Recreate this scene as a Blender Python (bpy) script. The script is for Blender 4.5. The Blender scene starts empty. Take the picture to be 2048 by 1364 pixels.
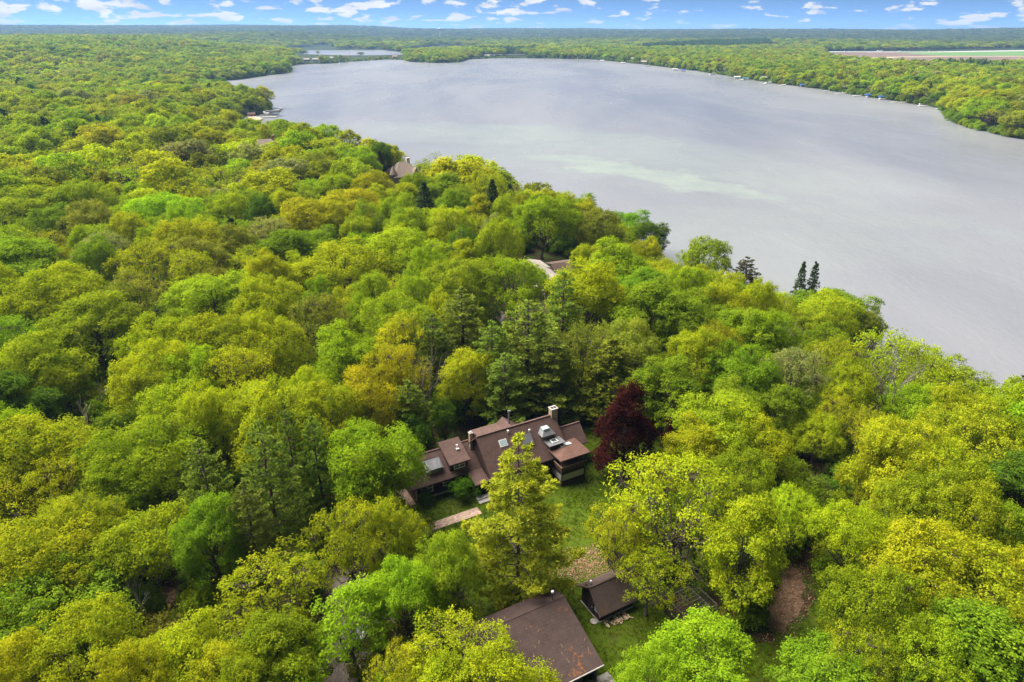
EXPOSURE = 2.42
SKY_STRENGTH = 0.05
SUN_STRENGTH, SUN_ANGLE = 2.5, 60.0
SKY_ALT, SKY_AIR, SKY_DUST, SKY_OZ = 0.0, 0.075, 0.0, 0.5
CL0, CL1 = 0.73, 0.815
CLOUD_A, CLOUD_B = (2.7, 2.85, 3.1, 1), (3.8, 3.8, 3.8, 1)
SKY_TINT = (0.9, 1.05, 1.0, 1)
SHOALS = [(70, 375, 85, 20, -0.86, 0.95), (140, 300, 60, 26, -0.5, 0.25), (0, 520, 130, 60, -0.4, 0.5), (70, 430, 160, 90, -0.7, 0.35), (90, 260, 60, 60, 0, 0.25)]
WATER_A, WATER_B, WATER_SHOAL = (0.18, 0.184, 0.20, 1), (0.222, 0.226, 0.240, 1), (0.268, 0.31, 0.255, 1)
WATER_ROUGH = 0.3
HAZE_COL, HAZE_D = (0.32, 0.56, 1.0, 1), 7.5e-5
import bpy, math, random
import numpy as np
from mathutils import Vector

# ------------------------------------------------------------------ camera, sky, sun, exposure
scene = bpy.context.scene
F, CX, CY, CAM_H = 1365.0, 1024.0, 682.0, 60.0          # lens of 24 mm on 36 mm, camera 60 m above the lawn
TILT = math.atan((682 - 57) / F)                         # camera looks this far below the horizon
cam_d = bpy.data.cameras.new('camera'); cam_d.lens = 24.0; cam_d.sensor_width = 36.0
cam_d.clip_start = 1.0; cam_d.clip_end = 60000.0
cam = bpy.data.objects.new('camera', cam_d); scene.collection.objects.link(cam)
cam.location = (0, 0, CAM_H); cam.rotation_euler = (math.pi / 2 - TILT, 0, 0)
scene.camera = cam
vs = scene.view_settings
vs.view_transform = 'Standard'; vs.look = 'None'; vs.exposure = EXPOSURE; vs.gamma = 1.0; vs.use_curve_mapping = False
scene.cycles.use_denoising = True
scene.cycles.max_bounces = 6; scene.cycles.diffuse_bounces = 4; scene.cycles.glossy_bounces = 2
scene.cycles.transmission_bounces = 4; scene.cycles.volume_bounces = 0
scene.cycles.use_adaptive_sampling = False
SUN_EL, SUN_AZ = math.radians(52), math.radians(-62)     # azimuth from +Y (the view) towards +X: sun stands left and a little ahead
world = bpy.data.worlds.new('World'); scene.world = world; world.use_nodes = True
wn, wl = world.node_tree.nodes, world.node_tree.links
wn.clear()

class NT:
    """tiny helper to write node trees"""
    def __init__(s, nt): s.n = nt.nodes; s.l = nt.links
    def __call__(s, typ, ins=None, **props):
        nd = s.n.new(typ)
        for k, v in props.items(): setattr(nd, k, v)
        for k, v in (ins or {}).items():
            sock = nd.inputs[k]
            if hasattr(v, 'is_output') or isinstance(v, bpy.types.NodeSocket): s.l.new(v, sock)
            else: sock.default_value = v
        return nd
    def math(s, op, a, b=0.0, c=0.0, clamp=False):
        return s('ShaderNodeMath', {0: a, 1: b, 2: c}, operation=op, use_clamp=clamp).outputs[0]
    def vmath(s, op, a, b=(0, 0, 0)):
        return s('ShaderNodeVectorMath', {0: a, 1: b}, operation=op).outputs[0]
    def mix(s, f, a, b, blend='MIX'):
        nd = s('ShaderNodeMix', {0: f, 6: a, 7: b}, data_type='RGBA', blend_type=blend)
        return nd.outputs[2]
    def ramp(s, f, stops, interp='LINEAR'):
        nd = s('ShaderNodeValToRGB', {0: f}); cr = nd.color_ramp; cr.interpolation = interp
        while len(cr.elements) < len(stops): cr.elements.new(0.5)
        for e, (p, c) in zip(cr.elements, stops):
            e.position = p; e.color = c if len(c) == 4 else (*c, 1)
        return nd.outputs[0]
    def noise(s, vec, scale, detail=3.0, rough=0.55, dist=0.0):
        return s('ShaderNodeTexNoise', {'Vector': vec, 'Scale': scale, 'Detail': detail, 'Roughness': rough, 'Distortion': dist})
    def sep(s, v): return s('ShaderNodeSeparateXYZ', {0: v}).outputs
    def comb(s, x, y, z): return s('ShaderNodeCombineXYZ', {0: x, 1: y, 2: z}).outputs[0]
    def mrange(s, v, a, b, c=0.0, d=1.0, smooth=False):
        return s('ShaderNodeMapRange', {0: v, 1: a, 2: b, 3: c, 4: d}, interpolation_type='SMOOTHSTEP' if smooth else 'LINEAR').outputs[0]

w = NT(world.node_tree)
sky = w('ShaderNodeTexSky', sky_type='NISHITA', sun_disc=False, sun_elevation=SUN_EL, sun_rotation=SUN_AZ,
        altitude=SKY_ALT, air_density=SKY_AIR, dust_density=SKY_DUST, ozone_density=SKY_OZ)
d = w('ShaderNodeTexCoord').outputs['Generated']
dx, dy, dz = w.sep(d)
el = w.math('LOGARITHM', w.math('ADD', w.math('MAXIMUM', dz, 0.0), 0.022), 2.718281828)   # cloud bands flatten towards the horizon
cv = w.comb(w.math('MULTIPLY', dx, 11.0), w.math('MULTIPLY', dy, 11.0), w.math('MULTIPLY', el, 1.6))
big = w.noise(cv, 2.7, 6.0, 0.5, 0.1).outputs[0]
patch = w.noise(cv, 0.34, 1.0, 0.5).outputs[0]
cl = w.mrange(w.math('ADD', big, w.math('MULTIPLY', patch, 0.35)), CL0, CL1, 0, 1, True)
shade = w.noise(w.vmath('ADD', cv, (3.1, 1.7, 0.35)), 2.2, 4.0, 0.55).outputs[0]
ccol = w.mix(w.mrange(shade, 0.35, 0.65), CLOUD_A, CLOUD_B)
skyc = w.mix(1.0, sky.outputs[0], SKY_TINT, 'MULTIPLY')
wc = w.mix(w.math('MULTIPLY', cl, 0.93), skyc, ccol)
bg = w('ShaderNodeBackground', {0: wc, 1: SKY_STRENGTH})
w('ShaderNodeOutputWorld', {0: bg.outputs[0]})

sun_d = bpy.data.lights.new('sun', 'SUN'); sun_d.energy = SUN_STRENGTH; sun_d.angle = math.radians(SUN_ANGLE); sun_d.color = (1.0, 0.955, 0.88)
sun = bpy.data.objects.new('sun', sun_d); scene.collection.objects.link(sun)
sd = Vector((math.sin(SUN_AZ) * math.cos(SUN_EL), math.cos(SUN_AZ) * math.cos(SUN_EL), math.sin(SUN_EL)))
sun.rotation_euler = sd.to_track_quat('Z', 'Y').to_euler(); sun.location = sd * 400

# ------------------------------------------------------------------ shared helpers
RNG = np.random.default_rng(7)
COL = scene.collection
CT, ST = math.cos(TILT), math.sin(TILT)
def at(px, py, z=0.0):
    """point of the place seen at photo pixel (px, py) if it stands at height z"""
    u = (px - CX) / F; v = -(py - CY) / F
    dy_, dz_ = CT + v * ST, -ST + v * CT
    t = (z - CAM_H) / dz_
    return np.array([u * t, dy_ * t, z])
def mesh_np(name, verts, faces, mat=None, smooth=False, attrs=None, mats=None, mat_idx=None):
    """mesh from numpy arrays; faces is an (n, k) array"""
    me = bpy.data.meshes.new(name)
    verts = np.asarray(verts, np.float32); faces = np.asarray(faces, np.int32)
    n, k = faces.shape
    me.vertices.add(len(verts)); me.vertices.foreach_set('co', verts.ravel())
    me.loops.add(n * k); me.loops.foreach_set('vertex_index', faces.ravel())
    me.polygons.add(n); me.polygons.foreach_set('loop_start', np.arange(0, n * k, k, dtype=np.int32))
    try: me.polygons.foreach_set('loop_total', np.full(n, k, np.int32))
    except Exception: pass
    if smooth: me.polygons.foreach_set('use_smooth', np.ones(n, bool))
    for m in (mats or ([mat] if mat else [])): me.materials.append(m)
    if mat_idx is not None: me.polygons.foreach_set('material_index', np.asarray(mat_idx, np.int32))
    for an, (dom, vals) in (attrs or {}).items():
        vals = np.asarray(vals, np.float32)
        if vals.ndim == 2:
            a = me.attributes.new(an, 'FLOAT_COLOR', dom); v4 = np.ones((len(vals), 4), np.float32); v4[:, :3] = vals
            a.data.foreach_set('color', v4.ravel())
        else:
            a = me.attributes.new(an, 'FLOAT', dom); a.data.foreach_set('value', vals)
    me.update(calc_edges=True)
    return me
def link(name, data, parent=None, **props):
    o = bpy.data.objects.new(name, data); COL.objects.link(o)
    if parent is not None: o.parent = parent
    for k, v in props.items(): o[k] = v
    return o
def thing(name, label, cat, loc=(0, 0, 0), rz=0.0, group=None):
    o = link(name, None, label=label, category=cat)
    o.empty_display_size = 0.2
    o.location = loc; o.rotation_euler = (0, 0, rz)
    if group: o['group'] = group
    return o
def material(name):
    m = bpy.data.materials.new(name); m.use_nodes = True; m.node_tree.nodes.clear()
    return m, NT(m.node_tree)
def out(t, bsdf, disp=None):
    t('ShaderNodeOutputMaterial', {0: bsdf})
def bump(t, h, strength=0.3, dist=0.05):
    return t('ShaderNodeBump', {'Height': h, 'Strength': strength, 'Distance': dist}).outputs[0]
def plain(name, col, rough=0.7, var=0.25, scale=3.0, metal=0.0, spec=0.3):
    """solid surface with a little blotchy wear"""
    m, t = material(name)
    o = t('ShaderNodeTexCoord').outputs['Object']
    n = t.noise(o, scale, 5.0, 0.6).outputs[0]
    c0 = tuple(c * (1 - var) for c in col); c1 = tuple(min(1, c * (1 + var)) for c in col)
    c = t.ramp(n, [(0.3, c0), (0.7, c1)])
    b = t('ShaderNodeBsdfPrincipled', {'Base Color': c, 'Roughness': rough, 'Metallic': metal, 'Specular IOR Level': spec,
          'Normal': bump(t, n, 0.15, 0.03)})
    out(t, b.outputs[0]); return m

# ------------------------------------------------------------------ lake outline and lie of the land
LAKE_Z = -12.0
near_px = [(2048, 765), (1985, 755), (1885, 735), (1845, 705), (1752, 672), (1722, 618), (1690, 588), (1640, 580), (1560, 572), (1500, 566), (1430, 545),
           (1350, 525), (1320, 490), (1300, 460), (1245, 428), (1150, 397), (1050, 362), (940, 340), (860, 318), (750, 294), (650, 270), (575, 256)]
near = [at(px, py, 5.0)[:2] for px, py in near_px] + [np.array(p, float) for p in ((-150, 418), (-182, 448), (-208, 520), (-230, 590), (-238, 628))]
cove_px = [(497, 234), (508, 230), (533, 228), (537, 214), (528, 207), (480, 201), (435, 193), (398, 176), (390, 167), (420, 163), (470, 160), (500, 155), (575, 146), (582, 139),
           (575, 133), (598, 129), (660, 127), (725, 122), (770, 119), (808, 120), (820, 124), (870, 126), (915, 125), (935, 119), (1000, 116), (1100, 117), (1190, 119),
           (1250, 125), (1330, 134), (1400, 143), (1470, 154), (1550, 167), (1640, 178), (1720, 191), (1800, 203), (1880, 216), (1893, 228), (1900, 240), (1940, 256), (2000, 270), (2048, 279)]
cove = [at(px, py, LAKE_Z)[:2] for px, py in cove_px]
lake_poly = np.array([(900, -40), (420, 20), (190, 88)] + near + cove + [(480, 480), (900, 420)])
pond_px = [(560, 100), (600, 95), (655, 91), (662, 97), (700, 99), (760, 100), (800, 104), (850, 95), (878, 91), (940, 96), (955, 100), (905, 104), (855, 107), (800, 111), (720, 113), (620, 110), (575, 105)]
pond_poly = np.array([at(px, py, LAKE_Z)[:2] for px, py in pond_px])
def poly_sd(P, poly):
    """signed distance to a closed outline, positive inside; P is (n, 2)"""
    a = poly; b = np.roll(poly, -1, 0)
    best = np.full(len(P), 1e18); inside = np.zeros(len(P), bool)
    for p0, p1 in zip(a, b):
        e = p1 - p0; r = P - p0
        tt = np.clip((r @ e) / max(e @ e, 1e-9), 0, 1)
        dd = ((r - tt[:, None] * e) ** 2).sum(1); best = np.minimum(best, dd)
        c = (p0[1] > P[:, 1]) != (p1[1] > P[:, 1])
        with np.errstate(divide='ignore', invalid='ignore'):
            xi = (p1[0] - p0[0]) * (P[:, 1] - p0[1]) / (p1[1] - p0[1]) + p0[0]
        inside ^= c & (P[:, 0] < xi)
    s = np.sqrt(best); return np.where(inside, s, -s)
def sstep(x, a, b):
    t = np.clip((x - a) / (b - a), 0, 1); return t * t * (3 - 2 * t)
def vnoise(P, s, seed=0):
    """cheap smooth value noise on the plan"""
    q = P / s; i = np.floor(q).astype(np.int64); f = q - i; f = f * f * (3 - 2 * f)
    def h(ix, iy):
        k = (ix * 374761393 + iy * 668265263 + seed * 974711) & 0xffffffff
        k = ((k ^ (k >> 13)) * 1274126177) & 0xffffffff
        return ((k ^ (k >> 16)) & 0xffff) / 65535.0
    a, b = h(i[:, 0], i[:, 1]), h(i[:, 0] + 1, i[:, 1]); c, d_ = h(i[:, 0], i[:, 1] + 1), h(i[:, 0] + 1, i[:, 1] + 1)
    return (a * (1 - f[:, 0]) + b * f[:, 0]) * (1 - f[:, 1]) + (c * (1 - f[:, 0]) + d_ * f[:, 0]) * f[:, 1]
FIELD_Z = -6.0
field_poly = np.array([at(px, py, FIELD_Z)[:2] for px, py in [(1260, 105), (1640, 100), (2300, 92), (2300, 139), (1990, 137), (1850, 135), (1740, 131), (1660, 122), (1260, 110)]])
def ground(P):
    P = np.atleast_2d(np.asarray(P, float))
    sd_ = -np.maximum(poly_sd(P, lake_poly), poly_sd(P, pond_poly))       # > 0 on land
    x, y = P[:, 0], P[:, 1]; r = np.hypot(x, y)
    bluff = 12.0 * (1 - sstep(r, 500, 900)) + 4.0 * sstep(r, 500, 900)    # steep wooded bank here, low shores far off
    wd = np.where(r < 500, 30.0, 60.0)
    z = LAKE_Z + 0.5 + bluff * sstep(sd_, -2, wd)
    z = z + sstep(sd_, 40, 160) * (vnoise(P, 70, 3) - 0.5) * 5.0 * sstep(r, 140, 260)
    left = sstep(-x - 0.12 * y, 60, 900) * sstep(r, 300, 1500)
    z = z + left * 26.0 * sstep(sd_, 20, 400)
    z = z + sstep(sd_, 60, 500) * sstep(r, 900, 2500) * (vnoise(P, 700, 5) - 0.3) * 18
    z = z + sstep(r, 4600, 7600) * (24 + 26 * vnoise(P, 1500, 9) + 9 * vnoise(P, 420, 11))
    flat = (1 - sstep(r, 125, 175)) * sstep(sd_, 18, 40)
    z = z * (1 - flat)
    ff = sstep(poly_sd(P, field_poly), -160, -10); z = z * (1 - ff) + (FIELD_Z - 0.3) * ff
    return np.where(sd_ < 0, LAKE_Z - np.minimum(2.5, 0.3 - sd_ * 0.05), z)
def gz(x, y): return float(ground([(x, y)])[0])

# ------------------------------------------------------------------ ground sheet
def ground_material():
    m, t = material('forest_floor')
    o = t('ShaderNodeTexCoord').outputs['Object']
    n1 = t.noise(o, 0.35, 5, 0.6).outputs[0]; n2 = t.noise(o, 3.0, 4, 0.65).outputs[0]
    far = t.noise(o, 0.02, 4, 0.6).outputs[0]
    leaf = t.ramp(n2, [(0.3, (0.022, 0.014, 0.008)), (0.55, (0.06, 0.036, 0.02)), (0.75, (0.12, 0.075, 0.045))])
    grs = t.ramp(n2, [(0.3, (0.02, 0.035, 0.006)), (0.7, (0.055, 0.085, 0.012))])
    c = t.mix(t.mrange(n1, 0.42, 0.58), leaf, grs)
    fcol = t.ramp(far, [(0.35, (0.018, 0.032, 0.008)), (0.6, (0.035, 0.05, 0.014))])
    g = t('ShaderNodeNewGeometry').outputs['Position']
    dist = t('ShaderNodeVectorMath', {0: g}, operation='LENGTH').outputs['Value']
    c = t.mix(t.mrange(dist, 250, 500), c, fcol)
    b = t('ShaderNodeBsdfPrincipled', {'Base Color': c, 'Roughness': 0.95, 'Specular IOR Level': 0.1, 'Normal': bump(t, n2, 0.6, 0.15)})
    out(t, b.outputs[0]); return m
rr = np.concatenate([np.linspace(14, 150, 60), 150 * np.geomspace(1, 90, 210)[1:]])
aa = np.linspace(math.radians(-80), math.radians(80), 401)
A_, R_ = np.meshgrid(aa, rr)
GP = np.stack([R_ * np.sin(A_), R_ * np.cos(A_)], -1).reshape(-1, 2)
gzv = ground(GP)
ii = np.arange(len(rr) - 1)[:, None] * len(aa) + np.arange(len(aa) - 1)[None]
q = np.stack([ii, ii + 1, ii + len(aa) + 1, ii + len(aa)], -1).reshape(-1, 4)[:, ::-1]
me = mesh_np('ground', np.column_stack([GP, gzv]), q, ground_material(), smooth=True)
link('ground', me, kind='structure')

# ------------------------------------------------------------------ water
def water_material():
    m, t = material('lake_water')
    o = t('ShaderNodeTexCoord').outputs['Object']
    x, y, z = t.sep(o)
    wv = t.noise(t.vmath('MULTIPLY', o, (1.0, 0.55, 1.0)), 0.55, 4, 0.6).outputs[0]
    wv2 = t.noise(t.vmath('MULTIPLY', o, (1.0, 0.5, 1.0)), 0.09, 3, 0.55).outputs[0]
    gust = t.noise(t.vmath('MULTIPLY', o, (1.0, 0.35, 1.0)), 0.006, 4, 0.6, 0.4).outputs[0]
    warp = t.noise(o, 0.015, 6, 0.65).outputs['Color']
    ow = t.vmath('ADD', o, t.vmath('MULTIPLY', t.vmath('SUBTRACT', warp, (0.5, 0.5, 0.5)), (120, 120, 0)))
    shoal = None; mott = t.noise(o, 0.05, 5, 0.65).outputs[0]
    for cx, cy, ax, ay, ang, k in SHOALS:            # pale marl beds that show through the shallow water
        dv = t.vmath('SUBTRACT', ow, (cx, cy, 0))
        dxx, dyy, _ = t.sep(dv); ca, sa = math.cos(ang), math.sin(ang)
        uu = t.math('DIVIDE', t.math('ADD', t.math('MULTIPLY', dxx, ca), t.math('MULTIPLY', dyy, sa)), ax)
        vv = t.math('DIVIDE', t.math('SUBTRACT', t.math('MULTIPLY', dyy, ca), t.math('MULTIPLY', dxx, sa)), ay)
        rad = t.math('ADD', t.math('MULTIPLY', uu, uu), t.math('MULTIPLY', vv, vv))
        s = t.math('MULTIPLY', t.mrange(rad, 0.1, 1.5, 1, 0, True), t.math('MULTIPLY', k, t.mrange(mott, 0.3, 0.7, 0.45, 1.0)))
        shoal = s if shoal is None else t.math('MAXIMUM', shoal, s)
    deep = t.mix(t.mrange(gust, 0.35, 0.65), WATER_A, WATER_B)
    c = t.mix(shoal, deep, WATER_SHOAL)
    hgt = t.math('ADD', t.math('MULTIPLY', wv, 0.5), t.math('MULTIPLY', wv2, 1.2))
    b = t('ShaderNodeBsdfPrincipled', {'Base Color': c, 'Roughness': t.mrange(gust, 0.35, 0.65, 0.2, 0.34), 'IOR': 1.33, 'Specular IOR Level': 0.5,
          'Normal': bump(t, hgt, 0.5, 0.5)})
    out(t, b.outputs[0]); return m
wx = [(-1200, -60), (2600, -60), (2600, 2700), (-1200, 2700)]
me = mesh_np('lake', [(x, y, 0) for x, y in wx], [[0, 1, 2, 3]], water_material())
lk = link('lake', me, kind='structure'); lk.location.z = LAKE_Z

# ------------------------------------------------------------------ tree materials
def leaf_material(name, trans=0.35, hue_shift=0.25, rough=0.6):
    m, t = material(name)
    tint = t('ShaderNodeAttribute', attribute_name='tint', attribute_type='INSTANCER').outputs['Color']
    var = t('ShaderNodeAttribute', attribute_name='var', attribute_type='GEOMETRY').outputs['Fac']
    c = t.mix(1.0, tint, t.ramp(var, [(0.0, (0.55, 0.66, 0.7)), (0.5, (1, 1, 1)), (1.0, (1.45, 1.28, 1.1))]), 'MULTIPLY')
    di = t('ShaderNodeBsdfDiffuse', {0: c})
    tc = t.mix(1.0, c, (1.1, 1.15, 0.6, 1), 'MULTIPLY')
    tr = t('ShaderNodeBsdfTranslucent', {0: tc})
    ms = t('ShaderNodeMixShader', {0: trans, 1: di.outputs[0], 2: tr.outputs[0]})
    out(t, ms.outputs[0]); return m
def bark_material(name, c0, c1):
    m, t = material(name)
    o = t('ShaderNodeTexCoord').outputs['Object']
    n = t.noise(t.vmath('MULTIPLY', o, (6, 6, 1.2)), 2.0, 4, 0.65).outputs[0]
    c = t.ramp(n, [(0.3, c0), (0.7, c1)])
    b = t('ShaderNodeBsdfPrincipled', {'Base Color': c, 'Roughness': 0.95, 'Specular IOR Level': 0.15, 'Normal': bump(t, n, 0.5, 0.05)})
    out(t, b.outputs[0]); return m
LEAF = leaf_material('broadleaf_foliage', 0.45)
NEEDLE = leaf_material('needle_foliage', 0.25)
BARK = bark_material('grey_brown_bark', (0.05, 0.038, 0.03), (0.14, 0.11, 0.09))
BARK_DEAD = bark_material('bleached_dead_bark', (0.32, 0.26, 0.215), (0.56, 0.49, 0.42))
BARK_GREY = bark_material('weathered_grey_bark', (0.13, 0.105, 0.085), (0.32, 0.27, 0.225))

# ------------------------------------------------------------------ tree shapes (numpy)
def unit(v): return v / np.maximum(np.linalg.norm(v, axis=-1, keepdims=True), 1e-9)
def leaves(P, N, size, rng, aspect=0.62, var=None):
    """one diamond-shaped leaf spray per point, facing N"""
    n = len(P); N = unit(N)
    a = rng.normal(size=(n, 3)); T = unit(a - (a * N).sum(1, keepdims=True) * N); B = np.cross(N, T)
    s = size[:, None] if np.ndim(size) else size
    sag = -N * s * 0.18
    V = np.stack([P - T * s * 0.5 + sag, P - B * s * 0.5 * aspect, P + T * s * 0.5 + sag, P + B * s * 0.5 * aspect], 1).reshape(-1, 3)
    return V, np.arange(n * 4).reshape(n, 4)
def tube(pts, radii, sides=5):
    pts = np.asarray(pts, float); radii = np.asarray(radii, float); n = len(pts)
    d_ = np.gradient(pts, axis=0); d_ = unit(d_)
    ref = np.where(np.abs(d_[:, 2:3]) > 0.9, [[1.0, 0, 0]], [[0, 0, 1.0]])
    s = unit(np.cross(d_, ref)); t = np.cross(d_, s)
    a = np.arange(sides) * 2 * math.pi / sides
    V = pts[:, None] + radii[:, None, None] * (np.cos(a)[None, :, None] * s[:, None] + np.sin(a)[None, :, None] * t[:, None])
    i = np.arange(n - 1)[:, None] * sides; j = np.arange(sides)[None]; jn = (j + 1) % sides
    Q = np.stack([i + j, i + jn, i + sides + jn, i + sides + j], -1).reshape(-1, 4)
    return V.reshape(-1, 3), Q
class Acc:
    def __init__(s): s.V = []; s.Q = []; s.n = 0; s.A = []
    def add(s, V, Q, a=None):
        s.V.append(V); s.Q.append(Q + s.n); s.n += len(V)
        if a is not None: s.A.append(a)
    def get(s): return np.concatenate(s.V), np.concatenate(s.Q)
def limb(acc, p0, p1, r0, r1, rng, wob=0.12, n=6, sides=5, lift=0.25):
    t = np.linspace(0, 1, n)[:, None]; L = np.linalg.norm(p1 - p0)
    P = p0 * (1 - t) + p1 * t
    P[:, 2] += (np.sin(t[:, 0] * math.pi)) * L * lift * -0.5
    P[1:-1] += rng.normal(size=(n - 2, 3)) * L * wob * 0.35
    acc.add(*tube(P, r0 * (1 - t[:, 0]) + r1 * t[:, 0], sides)); return P
def broadleaf(seed, h=15.0, R=6.0, base=0.28, lobes=20, lobe_r=0.40, clumps=46, per=17, leaf=0.34, clump_r=0.62, low=-0.35, taper=0.0, thin=1.0, cone=0.0, twigs=5):
    rng = np.random.default_rng(seed)
    cb = h * base; rv = (h - cb) / 2; C = np.array([0, 0, cb + rv])
    k = np.arange(lobes) + 0.5
    zz = 1 - k / lobes * (1 - low); ph = k * 2.399963 + rng.uniform(0, 6.28)
    D = np.stack([np.sqrt(1 - zz ** 2) * np.cos(ph), np.sqrt(1 - zz ** 2) * np.sin(ph), zz], 1)
    D = unit(D + rng.normal(size=D.shape) * 0.22)
    fr = rng.uniform(0.52, 0.92, lobes)
    sc = np.ones((lobes, 3)); sc[:, :2] *= (1 - cone * (D[:, 2:3] * 0.5 + 0.5))
    LC = C + D * fr[:, None] * np.array([R, R, rv]) * sc
    LR = lobe_r * R * rng.uniform(0.62, 1.3, lobes) * (1 - 0.45 * cone * (D[:, 2] * 0.5 + 0.5))
    lc_, lr_, ld_ = LC, LR, D
    wood, crown = Acc(), Acc()
    lean = rng.normal(size=2) * 0.03 * h
    top = np.array([lean[0], lean[1], cb + rv * (0.7 + 0.7 * cone)])
    tp = np.linspace(0, 1, 9)[:, None]
    TP = tp * top; TP[1:-1, :2] += rng.normal(size=(7, 2)) * 0.02 * h * 0.4
    r0 = 0.021 * h + 0.05
    wood.add(*tube(TP, r0 * (1 - 0.82 * tp[:, 0] ** 0.8) * (1 + 0.55 * np.exp(-tp[:, 0] * 14)), 8))
    Pall, Nall, Vall = [], [], []
    for i in range(lobes):
        f = np.clip(rng.uniform(0.30, 0.62) + 0.3 * D[i, 2], 0.22, 0.92)
        st = np.array([np.interp(f, tp[:, 0], TP[:, k2]) for k2 in range(3)])
        limb(wood, st, LC[i], r0 * 0.42 * (1 - 0.5 * f), 0.035, rng, 0.14, 6, 5)
        m = int(clumps * (LR[i] / (lobe_r * R)) ** 2 * 2.0)
        n = unit(rng.normal(size=(m, 3)))
        wgt = 0.18 + 0.82 * np.clip((n @ (D[i] * 0.75 + np.array([0, 0, 0.55]))) * 0.9 + 0.25, 0, 1)
        n = n[rng.random(m) < wgt * thin]
        if not len(n): continue
        cp = LC[i] + n * LR[i] * np.array([1, 1, 0.82]) * rng.uniform(0.72, 1.08, (len(n), 1))
        cp += rng.normal(size=cp.shape) * 0.18
        for j in range(min(twigs, len(cp))):
            limb(wood, LC[i], cp[j] , 0.035, 0.010, rng, 0.2, 4, 3)
        cr = clump_r * rng.uniform(0.7, 1.3, len(n))
        cvv = rng.normal(0, 0.16, len(n))
        off = rng.normal(size=(len(n), per, 3)) * np.array([0.55, 0.55, 0.36]) * cr[:, None, None]
        P = (cp[:, None] + off).reshape(-1, 3)
        N = (n[:, None] * 0.55 + np.array([0, 0, 0.55]) + rng.normal(size=(len(n), per, 3)) * 0.55 + off / cr[:, None, None] * 0.5).reshape(-1, 3)
        v = 0.5 + np.repeat(cvv, per) + rng.normal(0, 0.13, len(P)) + rng.normal(0, 0.09)
        Pall.append(P); Nall.append(N); Vall.append(v)
    P, N, v = np.concatenate(Pall), np.concatenate(Nall), np.concatenate(Vall)
    V, Q = leaves(P, N, leaf * rng.uniform(0.65, 1.3, len(P)), rng)
    return dict(wood=wood.get(), leaf=(V, Q), var=np.clip(v, 0, 1), h=h, R=R, C=C[2], rv=rv)
def pine(seed, h=20.0, R=5.0, base=0.12, whorls=15, per_whorl=6, tufts=34, droop=0.0, plume=True, tuft=0.5, nl=9, nw=0.07, up=0.25, shape=1.0, thick=1.0):
    """layered conifer: whorls of branches carrying flat plumes of needle tufts"""
    rng = np.random.default_rng(seed)
    wood = Acc(); Pn, Nn, Tn, Ln, Vn = [], [], [], [], []
    r0 = (0.016 * h + 0.05) * thick
    tp = np.linspace(0, 1, 10); TP = np.zeros((10, 3)); TP[:, 2] = tp * h; TP[2:-1, :2] += rng.normal(size=(7, 2)) * 0.06
    wood.add(*tube(TP, r0 * (1 - 0.93 * tp), 7))
    for wi in range(whorls):
        f = wi / (whorls - 1)
        z = h * (base + (0.975 - base) * f ** 0.92)
        rad = R * ((1 - f) ** (0.72 * shape) * 0.92 + 0.07) * (0.72 + 0.28 * min(1, f * 5 + 0.25))
        ph0 = rng.uniform(0, 6.28)
        for b in range(per_whorl):
            if rng.random() < 0.10 and plume: continue
            ph = ph0 + b * 2 * math.pi / per_whorl + rng.normal(0, 0.22)
            L = rad * rng.uniform(0.68, 1.18)
            dirh = np.array([math.cos(ph), math.sin(ph), 0]); sidev = np.array([-math.sin(ph), math.cos(ph), 0])
            z0 = z + rng.normal(0, 0.2); rise = up * L * rng.uniform(0.5, 1.4) - droop * L
            s = np.linspace(0, 1, 6)
            BP = np.array([0, 0, z0]) + dirh * (s * L)[:, None] + np.array([0, 0, 1.0]) * (rise * s ** 1.4)[:, None]
            wood.add(*tube(BP, (0.05 + 0.010 * L) * (1 - 0.85 * s) , 4))
            m = max(5, int(tufts * (L / R) ** 1.25))
            u = rng.uniform(0.22, 1.03, m) ** 0.8
            wdt = L * (0.20 if plume else 0.24) * np.sin(np.clip(u, 0, 1) * math.pi * 0.92 + 0.1) + 0.12
            sd2 = rng.normal(0, 0.6, m) * wdt
            cpos = np.array([0, 0, z0]) + dirh * (u * L)[:, None] + sidev * sd2[:, None]
            cpos[:, 2] += rise * u ** 1.4 + rng.normal(0, 0.10, m) - (np.abs(sd2) * (0.25 + droop))
            # needle sprays of each tuft
            dirs = unit(dirh * 0.75 + sidev * np.sign(sd2)[:, None] * 0.35 + np.array([0, 0, 0.28 - 1.1 * droop]))
            nd = unit(dirs[:, None] + rng.normal(size=(m, nl, 3)) * 0.62)
            ln = tuft * rng.uniform(0.6, 1.15, (m, nl))
            Pn.append((cpos[:, None] + nd * ln[..., None] * 0.4).reshape(-1, 3)); Tn.append(nd.reshape(-1, 3)); Ln.append(ln.ravel())
            Vn.append((0.42 + 0.28 * np.repeat(u, nl) ** 3 + np.repeat(rng.normal(0, 0.1, m), nl) + rng.normal(0, 0.08, m * nl)))
    P, T, L_, v = map(np.concatenate, (Pn, Tn, Ln, Vn))
    a = rng.normal(size=P.shape) * 0.6 + np.array([0, 0, 1.0]); B = unit(np.cross(T, a)); wd = nw * (0.7 + 0.6 * rng.random(len(P)))
    V = np.stack([P - T * L_[:, None] * .5, P - B * wd[:, None], P + T * L_[:, None] * .5, P + B * wd[:, None]], 1).reshape(-1, 3)
    return dict(wood=wood.get(), leaf=(V, np.arange(len(V)).reshape(-1, 4)), var=np.clip(v, 0, 1), h=h, R=R, C=h * 0.5, rv=h * 0.5)
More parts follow.
